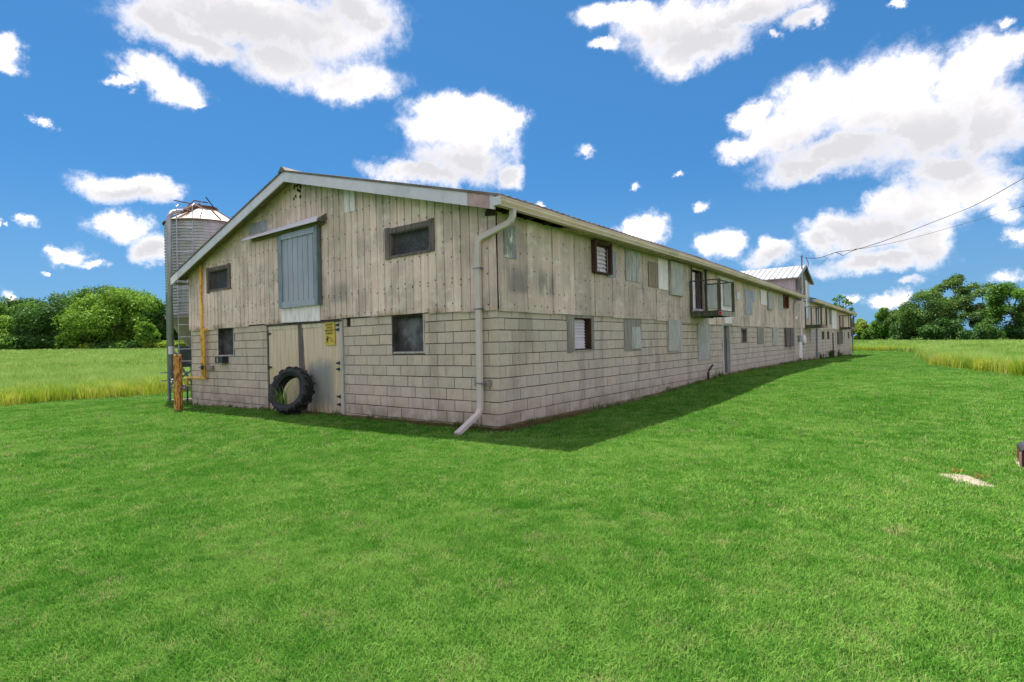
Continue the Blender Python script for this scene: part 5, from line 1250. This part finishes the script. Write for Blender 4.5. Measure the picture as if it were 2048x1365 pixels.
def wedge(dmin, dmax, count, margin=4.0, seed=0, amin=-62, amax=60, power=2.0):
    """uniform points in an angular sector of ground in front of the place the photograph was taken from"""
    r_ = np.random.default_rng(seed); d = r_.uniform(dmin ** power, dmax ** power, count) ** (1 / power); a = np.radians(r_.uniform(amin, amax, count))
    f = np.array([cF.x, cF.y]); f /= np.linalg.norm(f); rt = np.array([f[1], -f[0]])
    return CAM[0] + d * (np.cos(a) * f[0] + np.sin(a) * rt[0]), CAM[1] + d * (np.cos(a) * f[1] + np.sin(a) * rt[1])
def on_lawn(x, y, pad=0.03):
    barn_in = (x > -11.55 - pad) & (x < pad) & (y > -pad) & (y < 47.6)
    padin = (x > -14.3) & (x < -12.7) & (y > 0.6) & (y < 2.65)
    sl = (np.abs((x - 6.03) * 0.88 + (y + 0.17) * 0.48) < 0.145 + 0.03 * np.sin(y * 40)) & (np.abs((x - 6.03) * 0.48 - (y + 0.17) * 0.88) < 0.27 + 0.03 * np.sin(x * 50))
    return in_lawn(x, y) & ~barn_in & ~padin & ~sl
lawn_m = grass_mat('lawn_blades', (0.064, 0.220, 0.022), (0.215, 0.385, 0.075), (0.42, 0.36, 0.19), 0.17)
def lawn(dmin, dmax, count, scale, seed, falloff=2.0):
    x, y = wedge(dmin, dmax, count, seed=seed, power=falloff); k = on_lawn(x, y); x, y = x[k], y[k]
    return np.stack([x, y, height(x, y), np.full(len(x), scale)], 1)
v_near = [blades(56, 0.034, 0.075, 0.0038, 0.9, 50 + s) for s in range(5)]
v_mid = [blades(44, 0.040, 0.14, 0.0075, 0.9, 60 + s) for s in range(4)]
v_far = [blades(40, 0.036, 0.30, 0.014, 0.9, 70 + s) for s in range(4)]
scatter('lawn_grass', np.concatenate([lawn(0.9, 8.5, 42000, 1.0, 1, 1.3)]), v_near, lawn_m, 'short green mown grass of the near lawn', seed=2)
scatter('lawn_grass', np.concatenate([lawn(5.0, 24, 56000, 1.0, 2, 1.3)]), v_mid, lawn_m, 'short green mown grass of the lawn around the barn corner', seed=3)
scatter('lawn_grass', np.concatenate([lawn(12, 72, 74000, 1.0, 3, 1.2)]), v_far, lawn_m, 'short green mown grass of the far lawn strip', seed=4)
# crop
crop_m = grass_mat('crop_blades', (0.135, 0.28, 0.04), (0.34, 0.46, 0.13), (0.42, 0.35, 0.14), 0.16, 0.30, 0.35, (1.0, 0.22, 1.0))
edge_m = grass_mat('crop_edge_blades', (0.22, 0.33, 0.02), (0.45, 0.48, 0.07), (0.60, 0.46, 0.20), 0.22, 0.4, 0.35)
def crop(dmin, dmax, count, scale, seed, edge=False, amin=-56, amax=54):
    x, y = wedge(dmin, dmax, count, seed=seed, amin=amin, amax=amax); k = ~in_lawn(x, y); 
    dl = np.minimum(np.abs(x + 18.4), 99.0); e2 = y - edge_r_y(x)
    near_edge = ((x < -18.0) & (x > -21.5)) | ((x > -18.0) & (e2 < 1.6) & (e2 > -0.5))
    k &= near_edge if edge else ~(((x < -18.0) & (x > -19.2)) | ((x > -18) & (e2 < 0.5)))
    x, y = x[k], y[k]; return np.stack([x, y, height(x, y), np.full(len(x), scale)], 1)
c_near = [blades(30, 0.52, 0.24, 0.013, 0.55, 80 + s, 0.3) for s in range(4)]
c_far = [blades(30, 0.52, 0.55, 0.040, 0.45, 90 + s, 0.3) for s in range(4)]
c_vfar = [blades(40, 0.50, 1.3, 0.07, 0.40, 95 + s, 0.3) for s in range(3)]
scatter('field_crop', crop(18, 44, 48000, 1.0, 11), c_near, crop_m, 'green cereal crop in the near part of the fields', seed=5)
scatter('field_crop', crop(42, 85, 34000, 1.0, 12), c_far, crop_m, 'green cereal crop in the middle of the fields', seed=6)
scatter('field_crop', crop(80, 175, 22000, 1.0, 13), c_vfar, crop_m, 'green cereal crop in the far part of the fields', seed=7)
scatter('field_edge_grass', crop(18, 75, 120000, 1.0, 14, edge=True), c_near, edge_m, 'yellowing tall grass along the edge of the fields', seed=8)
# weeds and litter at the wall foot
weed_m = foliage_mat('weed_leaf', (0.05, 0.09, 0.02), (0.12, 0.20, 0.03), 0.2)
dry_m = grass_mat('dry_litter', (0.24, 0.19, 0.09), (0.38, 0.31, 0.17), (0.12, 0.10, 0.06), 0.4, 1.5)
r_ = np.random.default_rng(5)
pts = []
for q in range(1500):
    y = abs(r_.normal(0.9, 0.9)); pts.append((0.03 + abs(r_.normal(0, 0.07)), y, 0, 0.8))
for q in range(700): pts.append((0.03 + abs(r_.normal(0, 0.04)), r_.uniform(2, 30), 0, 0.8))
for q in range(900): pts.append((-abs(r_.normal(0, 2.6)) - 0.0, -0.03 - abs(r_.normal(0, 0.04)), 0, 0.7))
pts = np.array(pts); pts[:, 2] = height(pts[:, 0], pts[:, 1])
scatter('dry_grass_litter', pts, [blades(12, 0.13, 0.06, 0.008, 1.4, 200 + s, 1.0) for s in range(4)], dry_m, 'brown dry grass litter along the foot of the barn wall', seed=9)
def weed(x, y, h, n, label, mat=weed_m, name='weed', seed=0, w=0.02, lean=0.6, z=None):
    V, F = blades(n, h, 0.05 + h * 0.12, w, lean, 300 + seed)
    r2 = np.random.default_rng(seed + 5)
    o = big_mesh(name, V, F, mat, None, r2.random(len(F)), (x, y, float(height(x, y)) if z is None else z)); return tag(o, label, 'weed')
weed(-0.52, -0.06, 0.40, 12, 'thin tall weed beside the downspout foot', seed=1, w=0.012, lean=0.25)
weed(-0.85, -0.10, 0.16, 22, 'dark clump of weed left of the downspout outlet', seed=2)
weed(-1.55, -0.08, 0.12, 16, 'brownish weed tuft under the right lower window', seed=3, mat=foliage_mat('weed_brown', (0.10, 0.07, 0.03), (0.22, 0.16, 0.06), 0.2))
weed(-2.9, -0.07, 0.18, 9, 'small upright weed on the gable wall left of the window', seed=4, w=0.012, lean=0.2)
weed(-3.3, -0.07, 0.20, 9, 'thin dark weed nearest the right door jamb', seed=5, w=0.012, lean=0.2)
weed(-4.45, -0.10, 0.22, 14, 'green weed at the foot of the right door leaf', seed=6)
weed(0.12, 3.1, 0.26, 10, 'weed with a leaning stem on the side wall below the louvred window', seed=7, w=0.012, lean=0.5)
weed(0.12, 7.1, 0.22, 24, 'bushy weed at the wall foot below the first plywood shutter', seed=8)
weed(0.12, 8.6, 0.20, 8, 'single stalk of weed before the elbow vent pipe', seed=9, w=0.015, lean=0.2)
weed(0.12, 11.0, 0.28, 10, 'weed just past the elbow vent pipe', seed=10, w=0.015, lean=0.3)
weed(0.12, 11.6, 0.30, 14, 'weed just before the small side door', seed=11, w=0.018)
weed(0.15, 24.9, 0.35, 30, 'dark weed clump at the foot of the meter box', seed=12)
weed(0.2, 31.2, 0.5, 20, 'tall dark weed left of the leafy bush on the far wall', seed=13, w=0.05)
weed(0.3, 34.2, 0.6, 50, 'leafy green bush-like weed on the far wall', seed=14, w=0.10)
weed(0.2, 37.9, 0.7, 8, 'tall stemmed weed next to the far low door', seed=15, w=0.06, lean=0.25)
weed(0.2, 39.9, 0.4, 8, 'dark weed past the far low door', seed=16, w=0.07, lean=0.3)
tg = weed(-5.74, -0.55, 0.70, 16, 'tall green grass growing through the tractor tyre', mat=foliage_mat('tyre_grass', (0.12, 0.22, 0.03), (0.27, 0.42, 0.07), 0.3), name='tall_grass', seed=17, w=0.028, lean=0.65, z=0.05)
weed(-5.0, -0.25, 0.25, 16, 'brown twiggy weed behind the tyre', seed=18, mat=foliage_mat('twig', (0.09, 0.06, 0.03), (0.2, 0.14, 0.07), 0.1), w=0.012)
# green and brown tufts the mower cannot reach along the wall foot
pts = []
for q in range(260): pts.append((0.05 + abs(r_.normal(0, 0.05)), r_.uniform(0.1, 47) ** 1.0, 0, r_.uniform(0.4, 1.3)))
for q in range(120): pts.append((-r_.uniform(0.0, 11.4), -0.04 - abs(r_.normal(0, 0.03)), 0, r_.uniform(0.4, 1.1)))
pts = np.array(pts); pts[:, 2] = height(pts[:, 0], pts[:, 1])
scatter('wall_foot_tufts', pts, [blades(14, 0.13, 0.05, 0.009, 0.7, 220 + s_, 0.6) for s_ in range(4)], grass_mat('tuft_blades', (0.05, 0.13, 0.015), (0.16, 0.27, 0.05), (0.30, 0.22, 0.10), 0.4, 1.2), 'untrimmed grass tufts along the foot of the barn walls', seed=10)
weed(5.98, 0.16, 0.07, 60, 'yellowing grass fringe behind the pale slab', seed=31, mat=foliage_mat('fringe', (0.16, 0.16, 0.02), (0.42, 0.34, 0.08), 0.3), w=0.008, lean=0.8)
weed(6.16, 0.0, 0.07, 60, 'short dry grass tuft at the far right corner of the pale slab', seed=32, mat=foliage_mat('fringe_dry', (0.16, 0.15, 0.03), (0.40, 0.30, 0.10), 0.3), w=0.008, lean=0.8)
